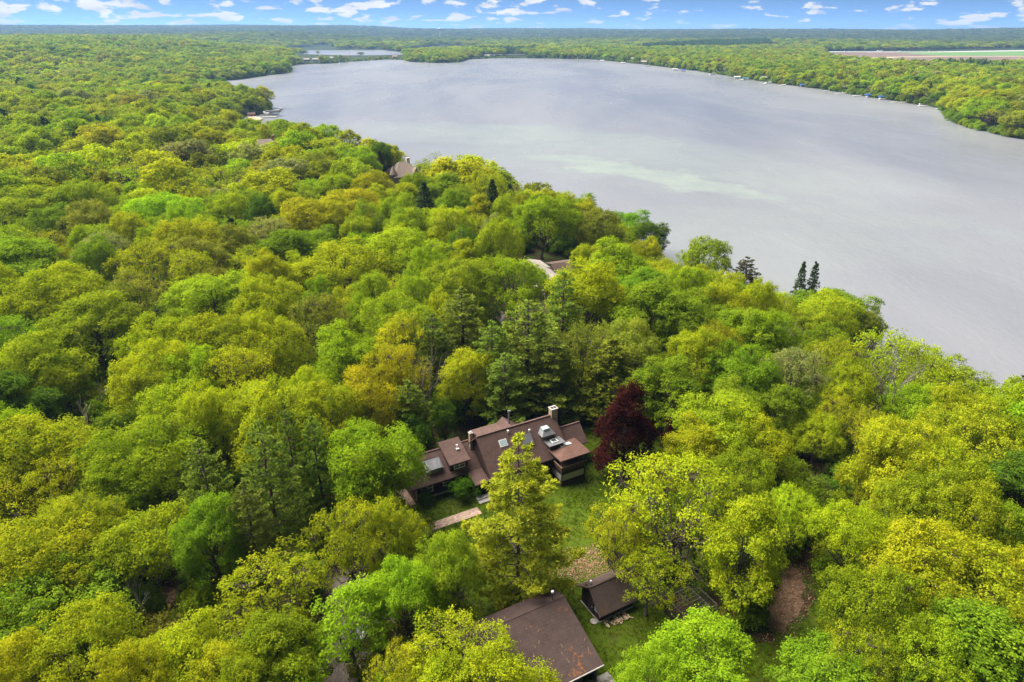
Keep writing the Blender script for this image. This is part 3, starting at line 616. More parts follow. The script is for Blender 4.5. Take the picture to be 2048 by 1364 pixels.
# ------------------------------------------------------------------ the woods beyond, too many to count
def low_tree(key, seed, **kw):
    g = broadleaf(seed, **kw) if not key.startswith('far_pine') else pine(seed, **kw)
    V0, Q0 = g['leaf']; V1, Q1 = g['wood']
    me = mesh_np(key, np.concatenate([V0, V1]), np.concatenate([Q0, Q1 + len(V0)]), mats=[LEAF if not key.startswith('far_pine') else NEEDLE, BARK],
                 mat_idx=np.concatenate([np.zeros(len(Q0)), np.ones(len(Q1))]), attrs={'var': ('FACE', np.concatenate([g['var'], np.full(len(Q1), .5)]))})
    return me
def instancer_mod(ob, meshes, name):
    coll = bpy.data.collections.new(name + '_kinds')
    for i, m_ in enumerate(meshes):
        coll.objects.link(bpy.data.objects.new('%s_kind_%02d' % (name, i), m_))
    ng = bpy.data.node_groups.new(name, 'GeometryNodeTree')
    ng.interface.new_socket('Geometry', in_out='INPUT', socket_type='NodeSocketGeometry'); ng.interface.new_socket('Geometry', in_out='OUTPUT', socket_type='NodeSocketGeometry')
    N, L = ng.nodes, ng.links
    gi, go = N.new('NodeGroupInput'), N.new('NodeGroupOutput')
    ci = N.new('GeometryNodeCollectionInfo'); ci.inputs['Collection'].default_value = coll; ci.inputs['Separate Children'].default_value = True; ci.inputs['Reset Children'].default_value = True
    ip = N.new('GeometryNodeInstanceOnPoints'); ip.inputs['Pick Instance'].default_value = True
    def na(nm, ty):
        a = N.new('GeometryNodeInputNamedAttribute'); a.data_type = ty; a.inputs[0].default_value = nm; return a.outputs[0]
    L.new(gi.outputs[0], ip.inputs['Points']); L.new(ci.outputs[0], ip.inputs['Instance'])
    L.new(na('kind_i', 'INT'), ip.inputs['Instance Index']); L.new(na('scl', 'FLOAT_VECTOR'), ip.inputs['Scale'])
    cx = N.new('ShaderNodeCombineXYZ'); L.new(na('rot', 'FLOAT'), cx.inputs[2])
    er = N.new('FunctionNodeEulerToRotation'); L.new(cx.outputs[0], er.inputs[0]); L.new(er.outputs[0], ip.inputs['Rotation'])
    L.new(ip.outputs[0], go.inputs[0])
    md = ob.modifiers.new('scatter', 'NODES'); md.node_group = ng
def scatter(name, P, kind_i, scl, tint, meshes, rot=None):
    me = bpy.data.meshes.new(name); n = len(P)
    me.vertices.add(n); me.vertices.foreach_set('co', np.asarray(P, np.float32).ravel())
    a = me.attributes.new('kind_i', 'INT', 'POINT'); a.data.foreach_set('value', np.asarray(kind_i, np.int32))
    a = me.attributes.new('scl', 'FLOAT_VECTOR', 'POINT'); a.data.foreach_set('vector', np.asarray(scl, np.float32).ravel())
    a = me.attributes.new('rot', 'FLOAT', 'POINT'); a.data.foreach_set('value', np.asarray(rng.uniform(0, 6.28, n) if rot is None else rot, np.float32))
    a = me.attributes.new('tint', 'FLOAT_COLOR', 'POINT'); t4 = np.ones((n, 4), np.float32); t4[:, :3] = tint; a.data.foreach_set('color', t4.ravel())
    ob = link(name, me, kind='stuff'); instancer_mod(ob, meshes, name)
    return ob
MID = [low_tree('mid_oak_%d' % i, 900 + i, h=14, R=6, base=0.2, lobes=28, lobe_r=0.28, clumps=26, per=10, leaf=0.5, clump_r=0.62, twigs=2) for i in range(4)] + \
      [low_tree('mid_maple_%d' % i, 920 + i, h=15, R=5, base=0.12, lobes=18, lobe_r=0.38, clumps=34, per=9, leaf=0.5, clump_r=0.6, low=-0.6, cone=0.25, twigs=0) for i in range(3)]
MID += [low_tree('mid_airy_%d' % i, 930 + i, h=14, R=5.5, base=0.15, lobes=18, lobe_r=0.34, clumps=20, per=5, leaf=0.42, clump_r=0.6, thin=0.6, twigs=14) for i in range(2)]
FARM = [low_tree('far_oak_%d' % i, 940 + i, h=14, R=6, base=0.10, lobes=18, lobe_r=0.33, clumps=16, per=6, leaf=0.9, clump_r=0.7, twigs=0) for i in range(4)]
FPINE = [low_tree('far_pine_%d' % i, 960 + i, h=15, R=3.6, base=0.06, whorls=12, per_whorl=6, tufts=9, tuft=1.0, nl=5, nw=0.2) for i in range(2)]
tn = {k: np.array(v) for k, v in TINT.items()}
def tint_for(n, P, mix):
    base = np.array([tn[c] for c in mix])
    blob = vnoise(P, 60, 31) * 0.55 + rng.random(n) * 0.45
    idx = np.clip((blob * len(mix)).astype(int), 0, len(mix) - 1)
    t = base[idx] * (1 + rng.normal(0, 0.12, (n, 1))) * (1 + rng.normal(0, 0.05, (n, 3)))
    return np.clip(t, 0.004, 1)
def forest_points(r0, r1, sp, jit=0.45, half=0.86, margin=2.0):
    xs = np.arange(-r1 * half, r1 * half, sp); ys = np.arange(r0 * 0.7, r1, sp * 0.87)
    X, Y = np.meshgrid(xs, ys); X = X + (np.arange(len(ys)) % 2)[:, None] * sp / 2
    P = np.stack([X, Y], -1).reshape(-1, 2) + rng.uniform(-jit, jit, (X.size, 2)) * sp
    r = np.hypot(P[:, 0], P[:, 1])
    P = P[(r >= r0) & (r < r1) & (np.abs(P[:, 0]) < P[:, 1] * 0.80 + 20)]
    return P[sdl(P) > margin]
OPEN = []      # far open ground: fields, road
def far_open(P):
    if not OPEN: return np.zeros(len(P), bool)
    return np.max([poly_sd(P, o) for o in OPEN], 0) > 0
HOUSE_CLEAR = [(-46, 292, 12), (-43.5, 275, 14), (-41, 258, 13), (-38.5, 242, 9), (-124, 350, 9), (-120, 338, 9), (-116, 326, 8), (-236, 646, 9), (-243, 630, 8)]
COTTAGES = [(1440, 143.5, 'W'), (1368, 134.5, 'T'), (1288, 127.5, 'T'), (1266, 121, 'T'), (1284, 119.5, 'W'), (1686, 179.5, 'W'), (1744, 188.5, 'T'), (1583, 165, 'G'), (1900, 203, 'G'), (1527, 159.5, 'G'), (614, 122.8, 'G'), (632, 122.6, 'W'), (690, 118.3, 'N'), (790, 116.4, 'T'), (890, 122.6, 'B'),
            (952, 115.4, 'G'), (975, 114.6, 'W'), (665, 119.6, 'W'), (1840, 194, 'G')]
CP = []
for px, py, c in COTTAGES:
    p = at(px, py, -9.5); g = gz(p[0], p[1]); p = at(px, py, max(g, -11.4)); CP.append((p[0], p[1], max(g, -11.4), c)); HOUSE_CLEAR += [(p[0], p[1], 13 if p[1] > 900 else 9), (p[0] * 0.988, p[1] * 0.988, 11)]
FARB = [(1087, 67.5, 60, 'W'), (1108, 68.3, 45, 'W'), (1140, 68.8, 120, 'T'), (1208, 68.8, 40, 'W'), (1222, 68.2, 55, 'W')]
FB = []
for px, py, wd, c in FARB:
    y = 5400.0; z = CAM_H - (py - 57) / F * y * 1.0; x = (px - CX) / F * y / CT * 1.0
    f = y * CT - (z - CAM_H) * ST; x = (px - CX) / F * f
    FB.append((x, y, z, wd, c)); HOUSE_CLEAR += [(x, y, 95), (x, y - 120, 90)]

OPEN += [gpoly([(1640, 103), (2300, 92), (2300, 139), (1990, 137), (1850, 135), (1740, 131), (1660, 122)], FIELD_Z), gpoly([(1260, 105.5), (1640, 103), (2300, 98), (2300, 102), (1640, 107), (1260, 109)], FIELD_Z)]
OPEN += [gpoly([(960, 110.5), (1080, 108.5), (1080, 111), (960, 113)], FIELD_Z)]
OPEN += [gpoly([(560, 108.5), (620, 109.5), (690, 111), (720, 112.5), (805, 109.5), (815, 119.0), (720, 121.6), (600, 128.0)], -11)]
# middle distance, up to 900 m, then out to the horizon
M1 = [np.array([[p[0], p[1]] for p in rest])] if rest else []
P = forest_points(325, 950, 12.6, margin=0.5); M1.append(P)
P = np.concatenate(M1); P = P[~far_open(P)]
for hx, hy, hr in HOUSE_CLEAR: P = P[np.hypot(P[:, 0] - hx, P[:, 1] - hy) > hr]
n = len(P); k = rng.integers(0, len(MID), n); s = 0.85 + 1.05 * rng.random(n) ** 1.4
scl = np.stack([s * rng.uniform(.88, 1.12, n), s * rng.uniform(.88, 1.12, n), (0.55 + 0.38 * s) * rng.uniform(0.85, 1.2, n)], 1)
MIXM = ['G', 'D', 'M', 'Y', 'G', 'M', 'Y', 'M', 'Y', 'O', 'Y', 'B', 'L', 'M', 'P', 'G']
tc = tint_for(n, P, MIXM)
dark = (rng.random(n) < 0.03) & (np.hypot(P[:, 0], P[:, 1]) > 430)
k[dark] = len(MID) + rng.integers(0, 2, dark.sum()); tc[dark] = tn['S'] * 1.2
scatter('forest', np.column_stack([P, ground(P) - 0.2]), k, scl, tc, MID + FPINE)
print('FOREST mid', n)
STANDP = gpoly([(1285, 95), (1330, 92), (1400, 89.5), (1470, 89), (1530, 86), (1545, 95), (1480, 98), (1400, 97), (1285, 99)], -4)
STAND = forest_points(1500, 4200, 13.0); STAND = STAND[poly_sd(STAND, STANDP) > 0]
P1 = forest_points(950, 2700, 14.5, margin=1.0); P2 = forest_points(2700, 8600, 36.0, margin=10.0)
P = np.concatenate([P1, P2, STAND])
for hx, hy, hr in HOUSE_CLEAR: P = P[np.hypot(P[:, 0] - hx, P[:, 1] - hy) > hr]
fo = far_open(P); P = P[~fo]
r = np.hypot(P[:, 0], P[:, 1]); n = len(P)
big = np.where(r > 2700, 2.9, 1.45) * rng.uniform(0.6, 1.4, n)
st = poly_sd(P, STANDP) > 0; big[st] = 1.5
scl = np.stack([big, big, np.where(r > 2700, 1.1, 1.0) * rng.uniform(0.7, 1.35, n)], 1)
k = rng.integers(0, len(FARM), n); tc = tint_for(n, P, ['G', 'D', 'N', 'G', 'M', 'G', 'M', 'Y', 'G', 'Y', 'B', 'M', 'P', 'D'])
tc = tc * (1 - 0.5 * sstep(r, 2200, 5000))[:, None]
pl = ((vnoise(P, 260, 77) > 0.93) & (r > 1100) & (r < 2700)) | st; scl[st, 2] = 1.4
k[pl] = len(FARM) + rng.integers(0, 2, pl.sum()); tc[pl] = tn['S'] * rng.uniform(1.3, 3.0, (pl.sum(), 1))
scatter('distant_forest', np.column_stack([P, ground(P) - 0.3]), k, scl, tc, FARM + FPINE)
print('FOREST far', n)
# bushes hanging over the water's edge
SB = []
for a_, b_ in zip(lake_poly[3:-2], lake_poly[4:-1]):
    n = int(np.linalg.norm(b_ - a_) / (2.2 if np.hypot(*a_) < 1200 else 5.0)); SB.append(a_ + (b_ - a_) * rng.random((n, 1)) + rng.normal(0, 1.6, (n, 2)))
SB = np.concatenate(SB); ds = sdl(SB); SB = SB[(ds > -1.5) & (ds < 7)]; n = len(SB)
for hx, hy, hr in HOUSE_CLEAR[7:]: SB = SB[np.hypot(SB[:, 0] - hx, SB[:, 1] - hy) > 10]
n = len(SB); s = rng.uniform(0.9, 2.2, n)
scatter('shore_bushes', np.column_stack([SB, np.maximum(ground(SB), LAKE_Z + .1) - 0.2]), rng.integers(0, 2, n), np.stack([s, s, s * rng.uniform(.8, 1.3, n)], 1), tint_for(n, SB, ['D', 'G', 'D', 'G', 'M', 'N', 'B', 'G']), [PROTO['shrub0']['crown_me'], PROTO['shrub1']['crown_me']])
# bushes and saplings under the trees
P = np.stack([rng.uniform(-150, 130, 9000), rng.uniform(44, 210, 9000)], 1)
P = P[(sdl(P) > 1) & (clear_d(P) < -0.8) & (np.abs(P[:, 0]) < P[:, 1] * 0.8 + 12)][:4200]
n = len(P); s = rng.uniform(0.45, 1.5, n)
scatter('undergrowth', np.column_stack([P, ground(P) - 0.1]), rng.integers(0, 2, n), np.stack([s, s, s * rng.uniform(0.7, 1.4, n)], 1), tint_for(n, P, ['D', 'G', 'D', 'G', 'M', 'N', 'B', 'G']), [PROTO['shrub0']['crown_me'], PROTO['shrub1']['crown_me']])

# ------------------------------------------------------------------ lawn, drive, path, leaf litter
YAW = math.radians(29.0)
UV_U = np.array([math.cos(YAW), math.sin(YAW)]); UV_V = np.array([-math.sin(YAW), math.cos(YAW)])
HA = np.array([-13.2, 77.3])                                   # front left corner of the house
def huv(u, v): return HA + UV_U * u + UV_V * v
def guv(u, v): return UV_U * u + UV_V * v
def ragged(poly, step=0.8, amp=0.5, seed=1):
    r_ = np.random.default_rng(seed); o = []
    for a, b in zip(poly, np.roll(poly, -1, 0)):
        n = max(1, int(np.linalg.norm(b - a) / step))
        for i in range(n): o.append(a + (b - a) * i / n + r_.normal(0, amp * 0.5, 2))
    return np.array(o)
def sheet(name, poly, z, mat, **kw):
    me = bpy.data.meshes.new(name); n = len(poly)
    me.from_pydata([(x, y, z) for x, y in poly], [], [list(range(n))]); me.materials.append(mat)
    if me.polygons[0].normal.z < 0: me.flip_normals()
    return link(name, me, **kw)
def lawn_material():
    m, t = material('mown_grass')
    o = t('ShaderNodeTexCoord').outputs['Object']
    n1 = t.noise(o, 0.16, 4, 0.6).outputs[0]; n2 = t.noise(o, 5.0, 4, 0.7).outputs[0]; n3 = t.noise(o, 0.6, 4, 0.65, 0.5).outputs[0]
    c = t.mix(n2, (0.04, 0.066, 0.003, 1), (0.078, 0.115, 0.004, 1))
    c = t.mix(t.mrange(n3, 0.55, 0.75, 0, .6), c, (0.10, 0.105, 0.015, 1))
    c = t.mix(t.mrange(n1, 0.56, 0.75, 0, .7), c, (0.075, 0.06, 0.022, 1))
    b = t('ShaderNodeBsdfPrincipled', {'Base Color': c, 'Roughness': 0.9, 'Specular IOR Level': 0.1, 'Normal': bump(t, n2, 0.8, 0.1)})
    out(t, b.outputs[0]); return m
def gravel_material(name, c0, c1, sc=4.0):
    m, t = material(name)
    o = t('ShaderNodeTexCoord').outputs['Object']
    n1 = t.noise(o, 0.3, 4, 0.6).outputs[0]; n2 = t.noise(o, sc, 5, 0.75).outputs[0]
    c = t.mix(n2, c0, c1); c = t.mix(t.mrange(n1, 0.45, 0.65), c, tuple(x * 0.6 for x in c0[:3]) + (1,))
    b = t('ShaderNodeBsdfPrincipled', {'Base Color': c, 'Roughness': 0.95, 'Specular IOR Level': 0.1, 'Normal': bump(t, n2, 0.5, 0.05)})
    out(t, b.outputs[0]); return m
GRAVEL = gravel_material('drive_gravel', (0.13, 0.10, 0.085, 1), (0.30, 0.25, 0.22, 1))
lawn_p = ragged(LAWN, 0.9, 0.7, 3)
sheet('lawn', lawn_p, 0.012, lawn_material(), kind='structure')
sheet('drive', ragged(DRIVE, 0.8, 0.5, 4), 0.02, GRAVEL, kind='structure')
sheet('woodland_drive', ragged(gpoly([(530, 742), (600, 728), (622, 731), (560, 752)]), 1, 0.3, 5), 0.02, GRAVEL, kind='structure')
# grass tufts
def tuft_mesh(name, seed, nb=18, h=0.10, r=0.17):
    r_ = np.random.default_rng(seed); V = []; Q = []
    for i in range(nb):
        p = r_.normal(0, r * 0.6, 2); a = r_.uniform(0, 6.28); d_ = np.array([math.cos(a), math.sin(a)]); hh = h * r_.uniform(.5, 1.2); w_ = 0.018
        s = np.array([-d_[1], d_[0]]); b = len(V)
        V += [(*(p - s * w_), 0), (*(p + s * w_), 0), (*(p + s * w_ * .4 + d_ * hh * .6), hh), (*(p - s * w_ * .4 + d_ * hh * .6), hh)]
        Q.append([b, b + 1, b + 2, b + 3])
    return mesh_np(name, V, Q, LEAF, attrs={'var': ('FACE', r_.uniform(.3, .8, nb))})
GP_ = np.stack([rng.uniform(-40, 70, 120000), rng.uniform(40, 115, 120000)], 1)
GP_ = GP_[poly_sd(GP_, LAWN) > -0.9]
hl = np.stack([(GP_ - HA) @ UV_U, (GP_ - HA) @ UV_V], 1)
GP_ = GP_[~((hl[:, 0] > -0.3) & (hl[:, 0] < 26) & (hl[:, 1] > -0.3) & (hl[:, 1] < 6)) & ~((hl[:, 0] > -5) & (hl[:, 0] < 6.9) & (hl[:, 1] > -6.8) & (hl[:, 1] < -5.1))]
for lp in LITTER: GP_ = GP_[poly_sd(GP_, lp) < -0.3]
GP_ = GP_[rng.random(len(GP_)) < 0.25 + 0.75 * vnoise(GP_, 3.0, 8)]
n = len(GP_); s = rng.uniform(.6, 1.4, n)
gt = np.clip(np.array([[0.095, 0.15, 0.005]]) * (0.75 + 0.5 * vnoise(GP_, 5, 4)[:, None]) * (1 + rng.normal(0, 0.12, (n, 3))), 0.003, 1)
brn = vnoise(GP_, 7, 14) > 0.72; gt[brn] = gt[brn] * [1.35, 0.95, 1.6]
print('TUFTS', n)
scatter('grass', np.column_stack([GP_, np.full(n, 0.01)]), rng.integers(0, 3, n), np.stack([s, s, s], 1), gt, [tuft_mesh('tuft_%d' % i, 50 + i) for i in range(3)])
# fallen leaves
LITM = []
for i, c in enumerate([(0.26, 0.15, 0.085), (0.34, 0.21, 0.12), (0.18, 0.10, 0.06)]): LITM.append(plain('dry_leaf_%d' % i, c, 0.9, 0.35, 2.0))
for j, (lp, cl_) in enumerate(zip(LITTER, [0, 1, 0, 2])):
    bb0, bb1 = lp.min(0) - 2, lp.max(0) + 2; ar = np.prod(bb1 - bb0); N_ = int(min(12000, ar * (34 if j != 1 else 70)))
    P = rng.uniform(bb0, bb1, (N_, 2)); sd2 = poly_sd(P, lp); P = P[(sd2 > 1.8) | (rng.random(N_) < np.clip(0.4 + sd2 * 0.35, 0, 1))]
    n = len(P); V, Q = leaves(np.column_stack([P, rng.uniform(0.05, 0.16, n)]), rng.normal(size=(n, 3)) * 0.35 + [0, 0, 1], rng.uniform(.12, .26, n), rng)
    ob = link('leaf_litter', mesh_np('leaf_litter', V, Q, mats=LITM, mat_idx=(rng.random(n) * 3).astype(int)), kind='stuff')
    if j != 1: sheet('leaf_bed', ragged(lp.mean(0) + (lp - lp.mean(0)) * .75, 1.1, .7, 60 + j), 0.017 + 0.002 * j, plain('leaf_bed_soil_%d' % j, (0.15, 0.09, 0.055) if cl_ != 1 else (0.2, 0.15, 0.08), 0.95, 0.4, 1.5), kind='structure')

# ------------------------------------------------------------------ building helpers
def box(x0, x1, y0, y1, z0, z1):
    V = [(x0, y0, z0), (x1, y0, z0), (x1, y1, z0), (x0, y1, z0), (x0, y0, z1), (x1, y0, z1), (x1, y1, z1), (x0, y1, z1)]
    return V, [(0, 3, 2, 1), (4, 5, 6, 7), (0, 1, 5, 4), (1, 2, 6, 5), (2, 3, 7, 6), (3, 0, 4, 7)]
def slab(pts, th=0.14):
    """a roof sheet: outline of its top, thickness measured downwards"""
    n = len(pts); V = [tuple(p) for p in pts] + [(p[0], p[1], p[2] - th) for p in pts]
    return V, [tuple(range(n)), tuple(range(2 * n - 1, n - 1, -1))] + [(i, i + n, (i + 1) % n + n, (i + 1) % n) for i in range(n)]
def prism(prof, a0, a1, axis='x'):
    """a profile of (y, z) pairs pushed along x, or (x, z) pairs along y"""
    n = len(prof)
    f = (lambda a, p: (a, p[0], p[1])) if axis == 'x' else (lambda a, p: (p[0], a, p[1]))
    V = [f(a0, p) for p in prof] + [f(a1, p) for p in prof]
    return V, [tuple(range(n)), tuple(range(2 * n - 1, n - 1, -1))] + [(i, i + n, (i + 1) % n + n, (i + 1) % n) for i in range(n)]
def rod(p0, p1, r=0.05, n=8):
    V, Q = tube(np.array([p0, p1], float), [r, r], n)
    return [tuple(v) for v in V], [tuple(int(i) for i in q_) for q_ in Q] + [tuple(range(n - 1, -1, -1)), tuple(range(n, 2 * n))]
def part(name, shapes, mat, parent=None, bevel=0.0, **props):
    V, Fc = [], []
    for v, f in shapes:
        b = len(V); V += list(v); Fc += [tuple(i + b for i in g) for g in f]
    me = bpy.data.meshes.new(name); me.from_pydata([tuple(map(float, v)) for v in V], [], Fc); me.materials.append(mat); me.validate()
    import bmesh
    bm = bmesh.new(); bm.from_mesh(me); bmesh.ops.recalc_face_normals(bm, faces=bm.faces); bm.to_mesh(me); bm.free()
    o = link(name, me, parent, **props)
    if bevel:
        md = o.modifiers.new('edge', 'BEVEL'); md.width = bevel; md.segments = 1; md.limit_method = 'ANGLE'
    return o
def shingle_material(name, c0, c1, patch=None, course=0.16):
    m, t = material(name)
    o = t('ShaderNodeTexCoord').outputs['Object']
    x, y, z = t.sep(o)
    vv = t.comb(x, t.math('ADD', t.math('MULTIPLY', z, 1.35), t.math('MULTIPLY', y, 0.12)), 0.0)
    br = t('ShaderNodeTexBrick', {'Vector': vv, 'Color1': c0, 'Color2': c1, 'Mortar': tuple(v * 0.45 for v in c0[:3]) + (1,), 'Scale': 1.0, 'Mortar Size': 0.012, 'Mortar Smooth': 0.4, 'Bias': 0.0, 'Brick Width': 0.33, 'Row Height': course})
    n = t.noise(o, 1.1, 5, 0.65).outputs[0]; n2 = t.noise(o, 9.0, 3, 0.6).outputs[0]
    c = t.mix(0.55, br.outputs[0], t.ramp(n, [(0.3, tuple(v * 0.72 for v in c0[:3])), (0.7, tuple(v * 1.25 for v in c1[:3]))]))
    c = t.mix(t.mrange(n2, 0.35, 0.75, 0.0, 0.5), c, tuple(v * 1.5 for v in c1[:3]) + (1,))
    if patch:
        pm = t.noise(t.vmath('ADD', o, (7, 3, 0)), 0.42, 5, 0.62, 0.8).outputs[0]; pm2 = t.noise(o, 3.2, 4, 0.7).outputs[0]
        c = t.mix(t.math('MULTIPLY', t.mrange(pm, 0.60, 0.66), t.mrange(pm2, 0.50, 0.60)), c, patch)
    b = t('ShaderNodeBsdfPrincipled', {'Base Color': c, 'Roughness': 0.92, 'Specular IOR Level': 0.2, 'Normal': bump(t, br.outputs['Fac'], -0.5, 0.03)})
    out(t, b.outputs[0]); return m
def siding_material(name, c0, c1, pitch=0.18):
    m, t = material(name)
    o = t('ShaderNodeTexCoord').outputs['Object']
    x, y, z = t.sep(o)
    n = t.noise(t.vmath('MULTIPLY', o, (0.6, 0.6, 4.0)), 2.0, 5, 0.6).outputs[0]
    fr = t.math('FRACT', t.math('DIVIDE', z, pitch))
    c = t.mix(n, c0, c1)
    b = t('ShaderNodeBsdfPrincipled', {'Base Color': c, 'Roughness': 0.8, 'Specular IOR Level': 0.25, 'Normal': bump(t, fr, 0.6, 0.03)})
    out(t, b.outputs[0]); return m
def glass_material(name, col=(0.35, 0.42, 0.48), rough=0.12):
    m, t = material(name)
    n = t.noise(t('ShaderNodeTexCoord').outputs['Object'], 1.5, 3, 0.5).outputs[0]
    c = t.mix(n, tuple(v * 0.7 for v in col) + (1,), col + (1,))
    b = t('ShaderNodeBsdfPrincipled', {'Base Color': c, 'Roughness': rough, 'Specular IOR Level': 0.8})
    out(t, b.outputs[0]); return m
def stone_material(name, c0, c1):
    m, t = material(name)
    o = t('ShaderNodeTexCoord').outputs['Object']
    x, y, z = t.sep(o)
    br = t('ShaderNodeTexBrick', {'Vector': t.comb(t.math('ADD', x, y), z, 0.0), 'Color1': c0, 'Color2': c1, 'Mortar': (0.22, 0.19, 0.16, 1), 'Scale': 1.0, 'Mortar Size': 0.012, 'Brick Width': 0.24, 'Row Height': 0.09})
    n = t.noise(o, 2.5, 4, 0.6).outputs[0]
    c = t.mix(t.mrange(n, 0.3, 0.8, 0.0, 0.5), br.outputs[0], tuple(v * 0.5 for v in c0[:3]) + (1,))
    b = t('ShaderNodeBsdfPrincipled', {'Base Color': c, 'Roughness': 0.95, 'Normal': bump(t, br.outputs['Fac'], -0.4, 0.02)})
    out(t, b.outputs[0]); return m
SHINGLE = shingle_material('red_brown_shingle', (0.078, 0.046, 0.039, 1), (0.118, 0.072, 0.060, 1))
SHINGLE_G = shingle_material('old_brown_shingle', (0.056, 0.037, 0.032, 1), (0.076, 0.051, 0.045, 1), (0.26, 0.10, 0.03, 1), 0.2)
SHINGLE_S = shingle_material('weathered_shingle', (0.075, 0.05, 0.043, 1), (0.10, 0.068, 0.058, 1), (0.16, 0.09, 0.03, 1))
PORCH_R = shingle_material('porch_shingle', (0.092, 0.048, 0.037, 1), (0.126, 0.068, 0.052, 1))
TAN_R = shingle_material('tan_shingle', (0.26, 0.20, 0.165, 1), (0.33, 0.26, 0.215, 1))
SIDING = siding_material('dark_brown_siding', (0.022, 0.012, 0.010, 1), (0.045, 0.025, 0.02, 1))
TRIM = plain('brown_trim', (0.07, 0.035, 0.026), 0.7, 0.2)
TRIM_T = plain('tan_trim', (0.26, 0.17, 0.11), 0.7, 0.2)
WHITE = plain('white_paint', (0.72, 0.71, 0.68), 0.5, 0.1)
GREYM = plain('grey_sheet_metal', (0.15, 0.148, 0.158), 0.6, 0.15, 2.0, 0.1)
STONE = stone_material('tan_chimney_stone', (0.40, 0.295, 0.185, 1), (0.50, 0.38, 0.25, 1))
CONC = plain('concrete', (0.36, 0.33, 0.30), 0.9, 0.2, 1.5)
GLASS = glass_material('window_glass', (0.10, 0.115, 0.13)); SKYG = glass_material('skylight_glass', (0.42, 0.52, 0.55), 0.2); SCREEN = glass_material('porch_blind', (0.42, 0.40, 0.40), 0.6)
DARK = plain('dark_interior', (0.012, 0.010, 0.010), 0.9, 0.2)
DARKWOOD = plain('black_stained_wood', (0.045, 0.035, 0.030), 0.8, 0.35, 4.0)
def window(parent, u0, u1, z0, z1, v, n=2, axis='x'):
    """sash window on a wall facing -v: frame, panes"""
    f = [box(u0 - .07, u1 + .07, v - .07, v + .01, z1, z1 + .09), box(u0 - .07, u1 + .07, v - .10, v + .01, z0 - .1, z0), box(u0 - .07, u0, v - .06, v + .01, z0, z1), box(u1, u1 + .07, v - .06, v + .01, z0, z1)]
    for i in range(1, n): f.append(box(u0 + (u1 - u0) * i / n - .05, u0 + (u1 - u0) * i / n + .05, v - .055, v + .01, z0, z1))
    f.append(box(u0, u1, v - .05, v + .01, (z0 + z1) / 2 - .03, (z0 + z1) / 2 + .03))
    wdw = part('window', f, WHITE, parent)
    for i in range(n):
        a, b = u0 + (u1 - u0) * i / n + .05, u0 + (u1 - u0) * (i + 1) / n - .05
        part('pane', [box(a, b, v - .030, v - .012, z0, (z0 + z1) / 2 - .03)], GLASS, wdw); part('pane', [box(a, b, v - .034, v - .016, (z0 + z1) / 2 + .03, z1)], GLASS, wdw)
    return wdw

# ------------------------------------------------------------------ the long brown house
H = thing('house', 'long dark brown house with red-brown shingle roofs and skylights on the lawn', 'house', (HA[0], HA[1], 0), YAW)
pw = 0.73
part('wall', [prism([(0, 0), (6, 0), (6, 2.9), (3, 5.2), (0, 2.9)], 0, 9.7)], SIDING, H)
part('foundation', [box(-.08, 9.0, -.10, .06, 0, .28)], CONC, H)
part('corner_post', [box(-.13, .05, -.13, .05, 0.05, 2.7)], TRIM_T, H)
part('wall', [prism([(-4.4, 0), (3.6, 0), (3.6, 4.1), (-.4, 7.75), (-4.4, 4.1)], 9.7, 21.6)], SIDING, H)
part('wall', [prism([(-3.2, 0), (.6, 0), (.6, 3.95), (-1.3, 5.7), (-3.2, 3.95)], 21.6, 25.4)], SIDING, H)
part('wall', [box(7.9, 10.3, -2.6, -.05, 0, 2.2)], SIDING, H)
wr = part('roof', [slab([(-1.2, -.75, 2.72), (9.75, -.75, 2.72), (9.75, 3.0, 5.46), (-1.2, 3.0, 5.46)]), slab([(-1.2, 3.0, 5.462), (9.75, 3.0, 5.462), (9.75, 6.7, 2.76), (-1.2, 6.7, 2.76)])], SHINGLE, H)
part('fascia', [box(-1.2, 7.4, -.80, -.755, 2.52, 2.70)], TRIM, wr); part('ridge_cap', [box(-1.2, 9.7, 2.86, 3.14, 5.44, 5.50)], SHINGLE, wr)
er = part('porch_roof', [slab([(7.45, -3.35, 2.18), (10.4, -3.35, 2.18), (10.4, -.70, 2.80), (7.45, -.70, 2.80)])], SHINGLE, H)
part('fascia', [box(7.45, 10.4, -3.42, -3.36, 2.0, 2.16)], TRIM, er)
for u in (7.7, 9.4): part('post', [box(u - .07, u + .07, -3.1, -2.95, 0, 2.1)], TRIM, H)
part('step', [box(7.3, 9.6, -4.9, -4.2, 0, .17), box(7.3, 9.6, -4.2, -3.4, 0, .33)], CONC, H)
# dormer on the wing
dm = part('dormer', [prism([(-.1, 3.0), (3.0, 5.2), (3.0, 6.0), (-.1, 4.78)], 5.1, 7.8)], SIDING, H)
part('dormer_roof', [slab([(4.85, -.65, 4.74), (8.05, -.65, 4.74), (8.05, 3.4, 6.24), (4.85, 3.4, 6.24)], .16), slab([(4.85, 3.4, 6.242), (8.05, 3.4, 6.242), (8.05, 4.9, 5.2), (4.85, 4.9, 5.2)], .16)], SHINGLE, dm)
part('flashing', [box(5.0, 7.95, -.22, -.115, 3.16, 3.23)], TRIM_T, dm)
window(H, 5.75, 7.35, 3.55, 4.45, -.1, 2)
part('vent', [rod((7.0, 1.6, 5.4), (7.0, 1.6, 6.1), .07), rod((7.0, 1.6, 6.1), (7.0, 1.6, 6.2), .14), box(6.8, 7.2, 1.2, 1.55, 5.62, 5.70)], WHITE, H)
